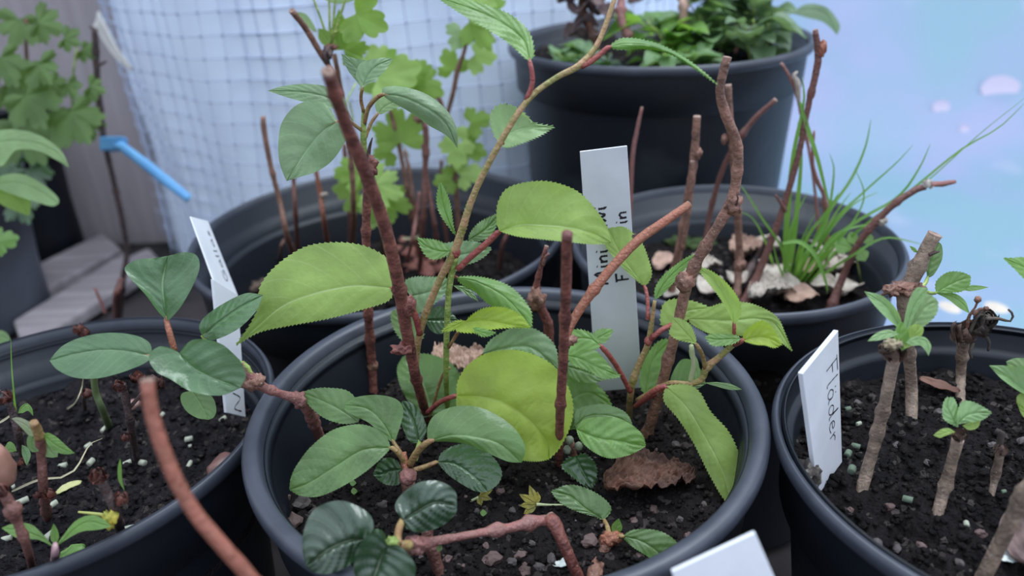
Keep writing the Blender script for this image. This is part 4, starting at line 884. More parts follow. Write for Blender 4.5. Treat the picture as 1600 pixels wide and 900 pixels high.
# ============================================================ right pot: thick elder cuttings
def elder(label, pts, rad, seed=0, wob=.08, m=GREYBARK, cut=PITH, cat='plant'):
    p = plant('elder_cutting', label, cat, pts[0]); tube('stem', pts, rad, m, p, n=14, nodes=2, seed=seed, cut=cut, wob=wob); return p
e1 = elder('thick pale cutting nearest the Fläder tag with a tuft of green leaves on top', [(1345, 768, 'R'), (1362, 710, 28.6), (1380, 640, 28.4), (1396, 565, 28.2), (1398, 548, 28.2)], [2.9, 2.7, 2.6, 2.6, 2.7], 1)
drybud(e1, P(1396, 553, 28.0), 4.6, 5, mat('torn_bark', (.15, .09, .065), .8, (.08, .05, .04), scale=200, bump=.6), 'torn_bark')
drybud(e1, P(1384, 545, 27.9), 3.0, 6, MATS['torn_bark'], 'torn_bark')
lump('curled_scale', P(1396, 537, 27.8), 2.6, mat('straw', (.45, .38, .26), .8, (.3, .24, .15), scale=200, bump=.8), e1, (1.4, 1, .8), .6)
leaf(e1, 28.0, 35, [(1412, 530), (1400, 500), (1385, 478), (1350, 455)], [(1408, 500), (1398, 480), (1378, 462)], [(1405, 515), (1380, 492), (1362, 472)], ELDER, pucker=.4, nv=6, teeth=0, cup=-.2)
leaf(e1, 28.2, 30, [(1412, 530), (1420, 500), (1430, 475), (1450, 450)], [(1412, 505), (1420, 470), (1432, 450)], [(1420, 515), (1430, 490), (1445, 465)], ELDER, pucker=.3, nv=6, teeth=0)
leaf(e1, 28.5, 30, [(1415, 525), (1430, 500), (1445, 480), (1465, 470)], [(1420, 490), (1435, 462), (1452, 460)], [(1425, 520), (1450, 505), (1464, 488)], PALEG, pucker=.5, nv=6, teeth=10, tl=.7)
leaf(e1, 27.6, 25, [(1410, 548), (1404, 530), (1405, 515), (1410, 503)], [(1398, 535), (1398, 518), (1404, 506)], [(1420, 540), (1420, 520)], FRESH, pucker=.3, nv=4, teeth=0)
leaf(e1, 27.6, 30, [(1412, 545), (1422, 530), (1432, 518), (1436, 507)], [(1412, 528), (1420, 512), (1430, 506)], [(1425, 540), (1440, 525), (1443, 512)], LIME, pucker=.3, nv=4, teeth=0)
leaf(e1, 27.2, 45, [(1415, 535), (1435, 530), (1448, 535), (1451, 556)], [(1428, 526), (1445, 527), (1455, 540)], [(1425, 540), (1438, 540), (1446, 548)], ELDER, pucker=.2, nv=4, teeth=0)
leaf(e1, 27.6, 55, [(1405, 522), (1390, 520), (1375, 524), (1355, 533)], [(1390, 515), (1370, 520)], [(1392, 527), (1372, 532)], ELDER, pucker=.2, nv=4, teeth=0)
e2 = elder('tall thick forked cutting with slanted cut top, tallest stem in the right pot', [(1424, 656, 'R'), (1424, 600, 34.2), (1418, 530, 33.6), (1414, 465, 33.0), (1424, 438, 33), (1450, 385, 33), (1461, 366, 33)], [3.0, 3.0, 3.1, 3.7, 3.5, 3.2, 3.2], 2)
lump('branch_ring', P(1416, 449, 32.8), 5.4, BROWNBARK, e2, (1.15, 1, .55), .5, seed=1, rot=.2)
lump('bud', P(1392, 454, 32.6), 3.0, BROWNBARK, e2, (1.3, .9, .8), .6, seed=2); lump('bud', P(1434, 450, 32.6), 2.4, BROWNBARK, e2, (1.3, .9, .8), .6, seed=3)
lump('foot_root', P(1424, 652, 34.2), 5.0, BROWNBARK, e2, (1.3, 1, .5), .6, seed=8)
leaf(e2, 34, 25, [(1449, 435), (1452, 415), (1460, 395), (1467, 378)], [(1447, 415), (1452, 390), (1462, 376)], [(1460, 428), (1472, 405), (1472, 385)], MIDG, pucker=.4, nv=5, teeth=0, stalk=[(1432, 452, 33.2), (1444, 445, 33.6)], smat=GREENST)
leaf(e2, 34, 30, [(1462, 458), (1475, 450), (1495, 440), (1517, 432)], [(1463, 440), (1480, 426), (1500, 425), (1514, 430)], [(1478, 457), (1500, 456), (1514, 447)], FRESH, pucker=.4, nv=5, teeth=12, tl=.6, stalk=[(1436, 450, 33.2), (1450, 457, 33.6)], smat=GREENST)
leaf(e2, 34.2, 45, [(1462, 458), (1485, 462), (1505, 475), (1515, 490)], [(1490, 458), (1508, 470)], [(1480, 467), (1500, 482)], FRESH, pucker=.2, nv=4, teeth=0)
leaf(e2, 34.4, 50, [(1500, 452), (1515, 449), (1528, 448), (1545, 449)], [(1515, 446), (1530, 446)], [(1515, 455), (1530, 453)], FRESH, pucker=.2, nv=4, teeth=0)
qleaf(e2, 33, 30, (1434, 395), (1421, 384), 6, FRESH, pucker=.2, nv=3, teeth=0)
tube('bud_scale', [(1452, 398, 32.7), (1462, 394, 32.6), (1468, 393, 32.6)], [1.0, .7, .4], DARKBARK, e2)
e3 = elder('grey cutting carrying a shrivelled dark flower head, back of the right pot', [(1500, 640, 'R'), (1501, 590, 36), (1504, 545, 35.6), (1506, 530, 35.5)], [2.6, 2.5, 2.8, 3.2], 3)
drybud(e3, P(1508, 522, 35.3), 7.0, 11, MATS['torn_bark'], 'torn_bark'); drybud(e3, P(1530, 512, 35.3), 6.0, 14, mat('dead_flower', (.045, .035, .03), .8, (.09, .07, .055), scale=120), 'dead_flower')
drybud(e3, P(1540, 500, 35.2), 5.0, 17, MATS['dead_flower'], 'dead_flower')
for k_, pl in enumerate(([(1512, 515, 35.3), (1514, 495, 35.2), (1524, 480, 35.2), (1528, 468, 35.2)], [(1520, 492, 35.2), (1530, 484, 35.2), (1540, 482, 35.1)], [(1535, 498, 35), (1560, 498, 34.9), (1578, 502, 34.8), (1583, 492, 34.8), (1576, 484, 34.8)], [(1535, 515, 35), (1545, 535, 34.8), (1544, 548, 34.8)], [(1520, 535, 35), (1516, 550, 34.8), (1518, 560, 34.8)], [(1515, 520, 35.1), (1530, 492, 35.1), (1550, 498, 35)])):
    tube('dead_stalk', pl, [1.1, .8, .6], MATS['dead_flower'] if k_ > 1 else BROWNBARK, e3, wob=.2)
lump('bud', P(1528, 468, 35.2), 1.7, BROWNBARK, e3, (1, 1, 1.1), .2); lump('bud', P(1541, 482, 35.1), 1.2, BROWNBARK, e3, (1.2, 1, 1), .2)
e4 = elder('short leaning cutting with a small green leaf fan, middle of the right pot', [(1464, 806, 'R'), (1478, 755, 26.8), (1492, 705, 26.7), (1497, 688, 26.7)], [2.6, 2.5, 2.4, 2.6], 4)
drybud(e4, P(1500, 680, 26.5), 3.0, 21, MATS['torn_bark'], 'torn_bark')
leaf(e4, 26.4, 35, [(1497, 668), (1487, 650), (1480, 635), (1483, 621)], [(1475, 655), (1473, 635), (1478, 622)], [(1498, 652), (1496, 635), (1490, 622)], ELDER, pucker=.4, nv=5, teeth=10, tl=.5)
leaf(e4, 26.4, 35, [(1495, 663), (1510, 650), (1528, 645), (1550, 645)], [(1496, 645), (1503, 628), (1520, 628), (1538, 637)], [(1515, 660), (1535, 656)], ELDER, pucker=.5, nv=5, teeth=12, tl=.5)
leaf(e4, 26.0, 50, [(1493, 675), (1482, 674), (1472, 678), (1458, 680)], [(1482, 669), (1470, 671)], [(1480, 680), (1468, 684)], LIME, pucker=.2, nv=4, teeth=0)
leaf(e4, 26.5, 50, [(1503, 665), (1515, 665), (1524, 662), (1533, 656)], [(1515, 660), (1526, 656)], [(1515, 672), (1528, 668)], LIME, pucker=.2, nv=4, teeth=0)
e5 = elder('thin short cutting with withered brown tip, right of the leaf fan cutting', [(1547, 782, 'R'), (1555, 745, 27.4), (1562, 712, 27.3), (1563, 700, 27.3)], [1.2, 1.7, 1.8, 1.9], 5)
drybud(e5, P(1563, 703, 27.1), 2.8, 24, MATS['torn_bark'], 'torn_bark'); tube('dead_stalk', [(1562, 697, 27.2), (1564, 680, 27.2), (1558, 672, 27.2)], [1.2, 1.5, 1.0], MATS['dead_flower'], e5, wob=.3)
e6 = elder('thickest bare cutting leaning right at the bottom right corner', [(1525, 925, 'R'), (1560, 855, 22.0), (1590, 795, 21.8), (1625, 735, 21.6)], [2.9, 2.8, 2.8, 2.9], 6)
e7 = elder('cutting mostly outside the right edge, its pale leaves reaching into the photo', [(1660, 720, 'R'), (1655, 680, 27), (1645, 630, 27)], [2.6, 2.5, 2.4], 7)
leaf(e7, 27, 35, [(1640, 625), (1600, 610), (1575, 590), (1545, 571)], [(1610, 575), (1590, 573), (1565, 571)], [(1620, 622), (1595, 613), (1565, 592)], ELDER, pucker=.5, nv=6, teeth=0, cup=-.3)
leaf(e7, 27.4, 35, [(1640, 620), (1610, 590), (1590, 575), (1572, 565)], [(1630, 585), (1605, 562), (1585, 560)], [(1620, 600), (1595, 590), (1577, 577)], PALEG, pucker=.5, nv=6, teeth=0)
leaf(e7, 26.4, 35, [(1650, 660), (1620, 648), (1600, 640), (1588, 628)], [(1625, 628), (1602, 614), (1590, 618)], [(1625, 658), (1600, 652)], LIME, pucker=.5, nv=5, teeth=0)
leaf(e7, 30, 40, [(1650, 440), (1620, 428), (1595, 415), (1567, 403)], [(1625, 405), (1600, 402), (1582, 403)], [(1625, 450), (1600, 435), (1585, 420)], FRESH, pucker=.4, nv=6, teeth=10, tl=.5)
tube('shoot', [(1645, 630, 27), (1650, 540, 28.5), (1650, 440, 30)], [1.5, 1.3, 1.0], GREENST, e7)

# ============================================================ left pot: short cuttings with dried buds
q1 = plant('green_cutting', 'short bare green stalk rising behind the left broad leaf in the left pot', 'plant', (171, 668, 'L'))
tube('stem', [(171, 668, 'L'), (160, 640, 36), (150, 615, 35.8), (147, 588, 35.6), (149, 560, 35)], [2.2, 1.9, 1.8, 1.7, 1.4], mat('pale_green_stalk', (.14, .19, .07), .5, (.10, .14, .06), scale=60), q1)
q2 = plant('bud_cutting', 'dark cutting beside the orange twig with dried buds, middle of the left pot', 'plant', (214, 720, 'L'))
tube('stem', [(214, 720, 'L'), (205, 670, 32.8), (197, 625, 32.6), (192, 600, 32.6)], [1.9, 1.8, 1.7, 1.6], DARKBARK, q2, nodes=3)
drybud(q2, P(186, 604, 32.4), 3.2, 31); drybud(q2, P(243, 598, 32.6), 3.8, 32); drybud(q2, P(214, 590, 32.8), 3.0, 33); drybud(q2, P(196, 684, 32.6), 2.2, 34)
tube('twig', [(200, 640, 32.7), (225, 612, 32.7), (243, 598, 32.7)], [1.0, .9, .8], DARKBARK, q2)
q3 = plant('bud_cutting', 'red-brown cutting with folded pale leaves near the left edge of the left pot', 'plant', (74, 812, 'L'))
tube('stem', [(74, 812, 'L'), (68, 765, 27.8), (65, 715, 27.7), (62, 680, 27.6)], [2.0, 2.0, 2.0, 2.2], RUST, q3, nodes=3)
tube('stem_tip', [(62, 685, 27.5), (58, 672, 27.4), (53, 660, 27.2)], [2.0, 2.0, 1.7], BROWNPET, q3)
leaf(q3, 27.4, 30, [(57, 682), (45, 668), (33, 660), (18, 654)], [(52, 664), (40, 656), (28, 652)], [(45, 680), (35, 670), (25, 660)], mat('pinkish_leaf', (.30, .25, .22), .5, (.20, .26, .12), scale=60, trans=(.2, (.3, .35, .15))), pucker=.2, teeth=0)
leaf(q3, 27.8, 25, [(60, 672), (52, 685), (50, 700), (60, 706)], [(45, 680), (42, 695), (50, 706)], [(62, 685), (62, 698)], MIDG, pucker=.2, teeth=0)
leaf(q3, 27.6, 30, [(68, 680), (80, 690), (95, 700), (117, 708)], [(75, 676), (90, 684), (105, 698)], [(75, 695), (88, 706), (103, 710)], FRESH, pucker=.3, teeth=0)
leaf(q3, 28, 25, [(68, 685), (72, 695), (78, 705), (90, 714)], [(80, 690), (90, 700)], [(64, 700), (70, 712), (80, 715)], PALEG, pucker=.2, teeth=0)
drybud(q3, P(78, 772, 27.4), 2.6, 41)
drybud(q3, P(60, 772, 27.6), 2.2, 42)
q4 = plant('bud_cutting', 'brown cutting with a dark red rosette bud on top, front of the left pot', 'plant', (190, 836, 'L'))
tube('stem', [(190, 836, 'L'), (180, 800, 26.2), (168, 770, 26.1), (158, 752, 26.0)], [2.2, 2.1, 2.0, 1.8], DARKBARK, q4, nodes=2)
drybud(q4, P(154, 744, 25.8), 3.3, 43); drybud(q4, P(190, 780, 26.0), 3.2, 44)
leaf(q4, 26, 15, [(195, 768), (189, 750), (187, 730), (188, 716)], [(191, 750), (190, 730)], [(185, 750), (184, 730)], FRESH, pucker=.1, teeth=0)
q5 = plant('bud_cutting', 'red cutting with swollen top crossing the lower left corner', 'plant', (52, 892, 'L'))
tube('stem', [(52, 892, 'L'), (42, 855, 24.2), (27, 815, 24.0), (14, 785, 24.0), (0, 765, 24), (-14, 750, 24)], [1.7, 1.7, 1.8, 2.2, 1.6, 1.6], RUST, q5, nodes=2)
lump('node', P(20, 798, 23.9), 3.2, RUST, q5, (1, 1, 1.3), .2); drybud(q5, P(2, 768, 23.8), 2.8, 45)
q6 = plant('bud_cutting', 'dark cutting topped by a rust bud at the far left of the left pot', 'plant', (38, 722, 'L'))
tube('stem', [(38, 722, 'L'), (30, 685, 32), (20, 645, 32), (10, 625, 32)], [1.9, 1.8, 1.8, 1.6], DARKBARK, q6, nodes=2)
drybud(q6, P(6, 622, 31.8), 3.6, 46); drybud(q6, P(30, 668, 31.8), 2.2, 47); drybud(q6, P(33, 722, 31.8), 2.0, 48)
q7 = plant('bud_cutting', 'cutting at the back rim of the left pot, only its reddish scaly tip showing', 'plant', (150, 585, 'L'))
tube('stem', [(150, 585, 'L'), (140, 550, 43), (130, 525, 43)], [1.5, 1.4, 1.2], DARKBARK, q7)
drybud(q7, P(123, 515, 42.8), 3.6, 49); drybud(q7, P(131, 521, 42.8), 3.2, 50)
q8 = plant('bud_cutting', 'thin cutting with pale brown bud behind the dark middle one', 'plant', (133, 640, 'L'))
tube('stem', [(133, 640, 'L'), (131, 625, 38.5), (130, 612, 38.5)], [1.2, 1.1, 1.0], DARKBARK, q8); drybud(q8, P(137, 615, 38.3), 2.8, 51)
# seedlings and grass blades of the left pot
s1 = plant('seedling', 'leafy seedling with pink foot at the front of the left pot', 'plant', (86, 868, 'L'))
tube('stem', [(86, 874, 'L'), (86, 862, 24.2), (86, 850, 24.2)], [1.9, 1.5, 1.0], mat('pink_root', (.42, .26, .27), .6), s1)
leaf(s1, 24.2, 45, [(86, 855), (100, 842), (118, 825), (140, 815), (174, 823)], [(100, 835), (118, 814), (140, 805), (160, 810)], [(112, 838), (130, 830), (152, 828)], FRESH, pucker=.3, teeth=0)
leaf(s1, 24.2, 45, [(84, 855), (70, 842), (55, 836), (30, 828), (2, 825)], [(68, 836), (50, 820), (30, 817), (14, 820)], [(62, 844), (45, 842), (25, 840)], FRESH, pucker=.3, teeth=0)
qleaf(s1, 24.3, 25, (86, 852), (84, 818), 14, FRESH, pucker=.2, teeth=0)
tube('leaf_stalk', [(170, 806, 25.8), (150, 803, 25.8), (122, 800, 25.6)], [.8, .7, .4], mat('yellow_stalk', (.42, .44, .12), .5), s1)
lump('yellow_bud', P(171, 812, 25.6), 3.0, mat('yellow_leafbit', (.5, .42, .06), .6, (.3, .3, .05), scale=200), s1, (1, 1, 1.3), .5)
s2 = plant('seedling', 'small seedling with a bent green leaf by the far left dark cutting', 'plant', (34, 700, 'L'))
tube('stem', [(34, 700, 'L'), (33, 680, 32.5), (30, 665, 32.5)], [.9, .8, .7], GREENST, s2)
leaf(s2, 33, 30, [(28, 646), (35, 636), (43, 632), (52, 650)], [(32, 636), (42, 630), (50, 638)], [(36, 645), (44, 642)], FRESH, pucker=.2, teeth=0)
leaf(s2, 31, 30, [(26, 705), (18, 704), (12, 704), (6, 706)], [(22, 694), (14, 690), (8, 698)], [(20, 706), (12, 708)], FRESH, pucker=.2, teeth=0)
leaf(s2, 31, 30, [(34, 695), (38, 705), (42, 715), (42, 728)], [(44, 700), (48, 712)], [(34, 708), (38, 720)], WEED, pucker=.2, teeth=0)
def blade(parent, pts, wmm, m=GRASS, name='blade'):
    V = cr_pts([tuple(to3(p)) for p in pts], 22); vs, fs = [], []
    for i, v in enumerate(V):
        v = Vector(v); u = i / 22; t = (Vector(V[min(22, i + 1)]) - Vector(V[max(0, i - 1)])).normalized(); s = t.cross(EYE - v).normalized(); s = (s + t.cross(Vector((0, 0, 1))) * .4).normalized()
        wd = wmm / 2000 * (1 - u ** 2.2) ** .7 * min(1, .5 + 2 * u) + .00008; nn = t.cross(s)
        vs += [v + s * wd, v + nn * wd * .35, v - s * wd]
    for i in range(22): fs += [(3 * i, 3 * i + 1, 3 * i + 4, 3 * i + 3), (3 * i + 1, 3 * i + 2, 3 * i + 5, 3 * i + 4)]
    return mesh(name, vs, fs, m, parent)
for lab, pts, wd, mm in (('thin upright grass blade near the left edge of the left pot', [(26, 660, 'L'), (22, 620, 34.5), (18, 570, 34.5), (17, 530, 34.5)], 1.1, GRASS),
                         ('curved yellowish grass blade lying on the back soil of the left pot', [(103, 640, 'L'), (118, 628, 37), (128, 605, 37.5), (130, 585, 37.6)], 1.0, mat('pale_straw', (.42, .38, .24), .7)),
                         ('long dry straw arching over the left pot soil', [(18, 768, 'L'), (60, 750, 28.4), (100, 745, 28.8), (120, 730, 29.5), (140, 695, 31.6), (160, 685, 32.5)], 1.2, MATS['pale_straw']),
                         ('pale dry straw at the left edge leading to the rust bud', [(-4, 662, 33), (8, 655, 33), (18, 648, 33), (26, 644, 33)], 1.1, MATS['pale_straw'])):
    o = blade(None, pts, wd, mm, 'dry_straw' if mm is not GRASS else 'grass'); tag(o, lab, 'grass')
# the long rust coloured twig in front
q9 = thing('bare_twig', 'long blurred rust-orange twig curving up in front of the left pot', 'twig', Vector((-.085, .16, GZ)))
tube('stem', [Vector((-.085, .16, GZ)), Vector((-.088, .165, -.10)), (470, 1010, 16.8), (395, 908, 17.2), (345, 850, 17.5), (300, 795, 17.9), (268, 735, 18.3), (247, 680, 18.7), (236, 640, 19), (230, 594, 19.3)], [3.0, 2.9, 2.5, 2.3, 2.25, 2.2, 2.15, 2.1, 2.05, 1.9], FRUST, q9, n=14, cut=PITH, wob=.04)

# ============================================================ wide pot at the back left: currant twigs
NTW = [0]
def twig(label, pts, rad, m=BROWNBARK, seed=0, leaves=(), wob=.1, nodes=3, cat='plant', name='currant_twig'):
    p = plant(name, label, cat, pts[0]); tube('stem', pts, rad, m, p, n=8, nodes=nodes, seed=seed, wob=wob)
    return p
t1 = twig('leftmost knotty currant twig in the wide pot, dark lumpy tip', [(462, 405, 'BL'), (449, 370, 60), (436, 310, 60), (422, 255, 60), (413, 205, 60), (411, 182, 60)], [2.2, 2.2, 2.0, 2.0, 2.1, 1.9], BROWNBARK, 1, nodes=8)
tube('side_twig', [(437, 408, 'BL'), (440, 385, 59.6), (444, 375, 59.9)], [1.6, 1.5, 1.3], BROWNBARK, t1)
t2 = twig('short straight twig, second from left in the wide pot', [(466, 398, 'BL'), (462, 340, 63), (459, 285, 63), (458, 270, 63)], [2.0, 2.0, 1.9, 1.7], RUST, 2)
t3 = twig('straight orange twig with a tiny pale bud, third from left in the wide pot', [(513, 385, 'BL'), (507, 350, 65), (500, 300, 65), (493, 262, 65), (491, 240, 65)], [2.1, 2.1, 2.0, 1.9, 1.8], ORANGEBARK, 3)
lump('bud', P(506, 304, 64.8), 3.0, CREAM, t3, (1, .6, .6), .4)
t4 = twig('red-brown twig right of the pale-budded one in the wide pot', [(548, 388, 'BL'), (547, 340, 64), (543, 290, 64), (539, 240, 64), (538, 225, 64)], [2.1, 2.2, 2.0, 1.9, 1.8], RUST, 4)
t5 = twig('short thin twig ending just above the wide pot rim line', [(552, 385, 'BL'), (555, 345, 66), (557, 300, 66)], [1.7, 1.6, 1.3], BROWNBARK, 5)
# tall leafy currant behind the red-brown kiwi cutting
t6 = twig('tall currant twig with lobed leaves at top left and a bare side tip', [(548, 390, 'BL'), (552, 330, 60), (548, 240, 58), (535, 160, 57), (527, 110, 56), (522, 84, 56)], [2.2, 2.2, 2.0, 1.9, 1.8, 1.6], BROWNBARK, 6)
tube('side_twig', [(533, 150, 56.8), (516, 108, 55), (500, 82, 54), (478, 45, 53), (456, 17, 52)], [1.6, 1.9, 2.0, 2.1, 2.0], BROWNBARK, t6, cut=PITH, nodes=1)
lump('bud', P(511, 86, 54.2), 3.6, DARKBARK, t6, (.8, 1, 1.4), .6); lump('bud', P(516, 75, 55), 3.0, BUD, t6, (1.4, 1, .8), .5)
for pts in ([(515, 75, 55.5), (505, 40, 55.5), (489, -4, 55.5)], [(515, 72, 55.5), (515, 30, 55.5), (514, -5, 55.5)], [(517, 72, 55.5), (530, 30, 55.5), (541, -5, 55.5)], [(518, 70, 55.5), (521, 30, 55.5), (524, -5, 55.5)]):
    tube('leaf_stalk', pts, [1.1, .9, .8], GREENST, t6, n=6)
lobed(t6, 55.2, 25, (556, 22), 56, 28, CURR, fold=-.5, stalk=[(520, 53, 55.4), (540, 40, 55.3)])
lobed(t6, 55.8, 25, (537, 78), 50, -55, CURR, lobes=5, fold=.3)
qleaf(t6, 55.6, 20, (533, 75), (530, 14), 24, CURR, teeth=0, pucker=.2)
qleaf(t6, 55, 20, (515, 68), (498, 44), 20, CURR, teeth=0, pucker=.2)
leaf(t6, 55, 25, [(495, 50), (485, 40), (475, 28), (462, 18)], [(490, 38), (478, 22)], [(488, 48), (474, 34)], PALEG, teeth=0, pucker=.1)
qleaf(t6, 56, 30, (505, -2), (560, -2), 16, PALEG, teeth=0, pucker=.1)
lobed(t6, 56, 25, (548, 84), 24, 40, CURR, fold=.2)
t7 = twig('currant twig with pale lobed leaves spreading behind the drooping grey leaf', [(655, 405, 'BL'), (640, 320, 66), (630, 260, 66), (618, 205, 66), (608, 165, 66)], [2.0, 2.0, 2.0, 1.9, 1.6], BROWNBARK, 7)
lobed(t7, 65, 25, (590, 122), 68, -14, CURRL, fold=-.4); lobed(t7, 66, 25, (640, 118), 32, -40, CURR, fold=.2)
lobed(t7, 65.4, 25, (625, 222), 58, -100, CURR, lobes=5, fold=.2, stalk=[(640, 245, 66), (632, 232, 65.6)])
lobed(t7, 66, 25, (655, 128), 46, 30, CURR, fold=.2); qleaf(t7, 66, 25, (600, 135), (560, 140), 20, CURR, teeth=0, pucker=.2)
lobed(t7, 66, 25, (608, 235), 32, 160, CURR, fold=.2)
qleaf(t7, 65, 25, (604, 90), (620, 76), 16, CURR, teeth=0, pucker=.1)
tube('leaf_stalk', [(546, 160, 60), (552, 190, 60), (540, 165, 59), (556, 130, 61)], .7, GREENST, t7, n=6)
t8 = twig('thin pale twig close behind, crossing its neighbour in the wide pot', [(668, 410, 'BL'), (650, 340, 65), (640, 270, 65), (632, 235, 65)], [1.8, 1.7, 1.6, 1.3], BROWNBARK, 8, nodes=5)
t9 = twig('thick reddish twig with a knobbed top behind the drooping grey leaf', [(655, 428, 'BL'), (661, 350, 61), (664, 270, 61), (666, 220, 61), (664, 192, 61)], [2.6, 2.6, 2.4, 2.5, 2.6], RUST, 9, nodes=5)
lump('node', P(656, 184, 61), 3.5, BROWNBARK, t9, (1.3, 1, 1), .5)
t10 = twig('slim orange twig leaning in front of the thick reddish one', [(686, 415, 'BL'), (680, 360, 61), (668, 285, 61), (660, 226, 61)], [2.0, 1.8, 1.7, 1.3], RUST, 10, nodes=4)
t11 = twig('tall forked currant twig whose branch carries fresh leaves at the top', [(724, 405, 'BL'), (716, 350, 68), (711, 280, 68), (700, 210, 68), (690, 165, 68), (681, 145, 68)], [2.6, 2.6, 2.5, 2.3, 2.2, 1.9], BROWNBARK, 11, nodes=4)
tube('side_twig', [(699, 178, 68), (708, 145, 67.5), (715, 110, 67), (726, 78, 67), (735, 33, 67), (736, 5, 67)], [2.0, 2.1, 1.9, 1.7, 1.3, 1.0], BROWNBARK, t11, nodes=2)
lobed(t11, 66, 25, (716, 225), 36, 95, CURRL, lobes=3, fold=.2, stalk=[(705, 232, 67.5)]); lobed(t11, 67, 25, (725, 230), 36, 20, CURR, fold=.2)
lobed(t11, 67, 25, (735, 192), 30, -15, CURR, fold=.2); lobed(t11, 67, 25, (712, 200), 28, 110, CURRL, fold=.2)
lobed(t11, 67, 35, (742, 85), 36, 10, CURRL, fold=.2, stalk=[(727, 105, 67), (735, 95, 67)]); lobed(t11, 67, 25, (708, 110), 32, -110, CURR, fold=.2, stalk=[(714, 112, 67)])
lobed(t11, 66, 30, (738, 30), 60, 10, CURR, lobes=5, fold=.3); lobed(t11, 66, 30, (735, 15), 46, -30, CURRL, fold=.2); lobed(t11, 66, 25, (722, 50), 34, 120, PALEG, fold=.2, stalk=[(728, 70, 67)])
lobed(t11, 65.5, 30, (720, 275), 34, -10, CURRL, fold=.2, stalk=[(712, 285, 67)]); lobed(t11, 66, 30, (705, 280), 26, 170, CURR, fold=.2)
t12 = twig('low currant shoot with bright lobed leaves beside the tall dark-red stem', [(600, 400, 'BL'), (596, 350, 62), (585, 310, 62), (578, 285, 61.5)], [1.8, 1.6, 1.4, 1.2], BROWNBARK, 12)
lobed(t12, 60, 28, (585, 290), 52, 20, CURRL, lobes=5, fold=.3); lobed(t12, 61, 25, (600, 310), 46, 70, CURR, lobes=5, fold=.2); lobed(t12, 62, 25, (560, 300), 44, 190, CURR, fold=.2)
lobed(t12, 62, 25, (565, 275), 40, -130, CURRL, lobes=5, fold=.2); lobed(t12, 61, 25, (590, 325), 38, 110, CURRL, lobes=3, fold=.2)
lobed(t12, 61, 25, (548, 262), 26, 150, CURR, fold=.2)
t13 = twig('bare dark twig leaning left between the low currant shoot and the middle twigs', [(622, 405, 'BL'), (610, 370, 62), (595, 330, 62), (586, 305, 62)], [1.8, 1.7, 1.5, 1.3], BROWNBARK, 13)
t14 = twig('dark faint twig standing behind the tall forked one', [(700, 385, 'BL'), (692, 330, 72), (688, 290, 72), (690, 250, 72)], [1.8, 1.8, 1.6, 1.4], RUST, 14)
t15 = twig('rightmost thin twig of the wide pot, under the middle lime leaf', [(780, 420, 'BL'), (785, 385, 64), (795, 360, 64)], [2.0, 1.9, 1.8], RUST, 15)
t16 = twig('pinkish stub rising beside the crossing pair in the wide pot', [(635, 410, 'BL'), (643, 380, 63), (650, 340, 64), (655, 300, 64.4)], [1.8, 1.7, 1.6, 1.3], PINKBARK, 16)
CHIP = mat('red_bark_chip', (0.20, 0.065, 0.050), 0.8, (0.30, 0.13, 0.10), scale=60, bump=.8)
for k_, (x, y, r) in enumerate(((622, 388, 5.5), (640, 395, 8), (655, 412, 9), (675, 405, 8), (690, 418, 8), (668, 424, 9), (640, 418, 7), (710, 385, 5), (630, 375, 5), (698, 398, 6))):
    c = G(x, y, SOIL['BL'] + .004); o = lump('bark_chip', c, r, CHIP, None, (1.3, .9, .5), .5, 1.6, seed=k_, rot=k_, sub=2); tag(o, 'reddish bark chip on the soil of the wide twig pot', 'bark chip', 'reddish bark chips in the wide pot')
for k_, (x, y, r, lab) in enumerate(((402, 448, 8, 'brown soil lump at the left inside edge of the wide pot'), (415, 440, 6, 'greyish lump right of the brown one inside the wide pot'))):
    o = lump('soil_lump', G(x, y, SOIL['BL'] + .003), r, mat('brown_lump', (.16, .11, .08), .9, (.08, .06, .05), scale=80, bump=.8), None, (1.4, .8, .6), .5, seed=k_); tag(o, lab, 'soil lump')
o = blade(None, [(628, 372, 64), (645, 372, 63.6), (660, 366, 63.4)], 2.4, MATS['pale_straw'], 'dry_straw'); tag(o, 'short pale straw stub among the middle twigs of the wide pot', 'straw')

# ============================================================ grass pot at the back right
def bt(label, pts, rad, m, seed=0, nodes=4, cut=PITH, wob=.1):
    p = plant('dormant_cutting', label, 'plant', pts[0]); tube('stem', pts, rad, m, p, n=10, nodes=nodes, seed=seed, cut=cut, wob=wob); return p
b1 = bt('thin pinkish twig just right of the tall white tag', [(975, 430, 'BR'), (983, 350, 57), (988, 250, 57), (996, 200, 57), (1003, 168, 57)], [1.7, 1.7, 1.7, 1.4, 1.0], PINKBARK, 1)
b2 = bt('thick brown cutting with pale round top right of the white tag', [(1045, 462, 'BR'), (1062, 385, 50.5), (1075, 310, 50.3), (1084, 250, 50.2), (1089, 182, 50.2)], [3.6, 3.0, 2.9, 2.8, 2.5], BROWNBARK, 2)
tube('side_twig', [(1066, 390, 50), (1076, 330, 49.8), (1080, 285, 49.8), (1082, 252, 49.8)], [1.6, 1.8, 1.9, 1.7], BROWNBARK, b2, cut=PITH)
lump('node', P(1091, 240, 50), 2.6, BROWNBARK, b2, (1, 1, 1.4), .4)
b3 = bt('straight pale-brown cutting right behind the snaking stem, knot near its base', [(1150, 470, 'BR'), (1155, 400, 52), (1150, 300, 52), (1142, 215, 52), (1138, 133, 52)], [2.8, 2.7, 2.6, 2.4, 2.2], BROWNBARK, 3)
lump('node', P(1156, 415, 51.7), 4.2, BROWNBARK, b3, (1, 1, 1.3), .4); lump('bud', P(1132, 218, 52), 2.0, BROWNBARK, b3, (1, 1, 1.8), .4)
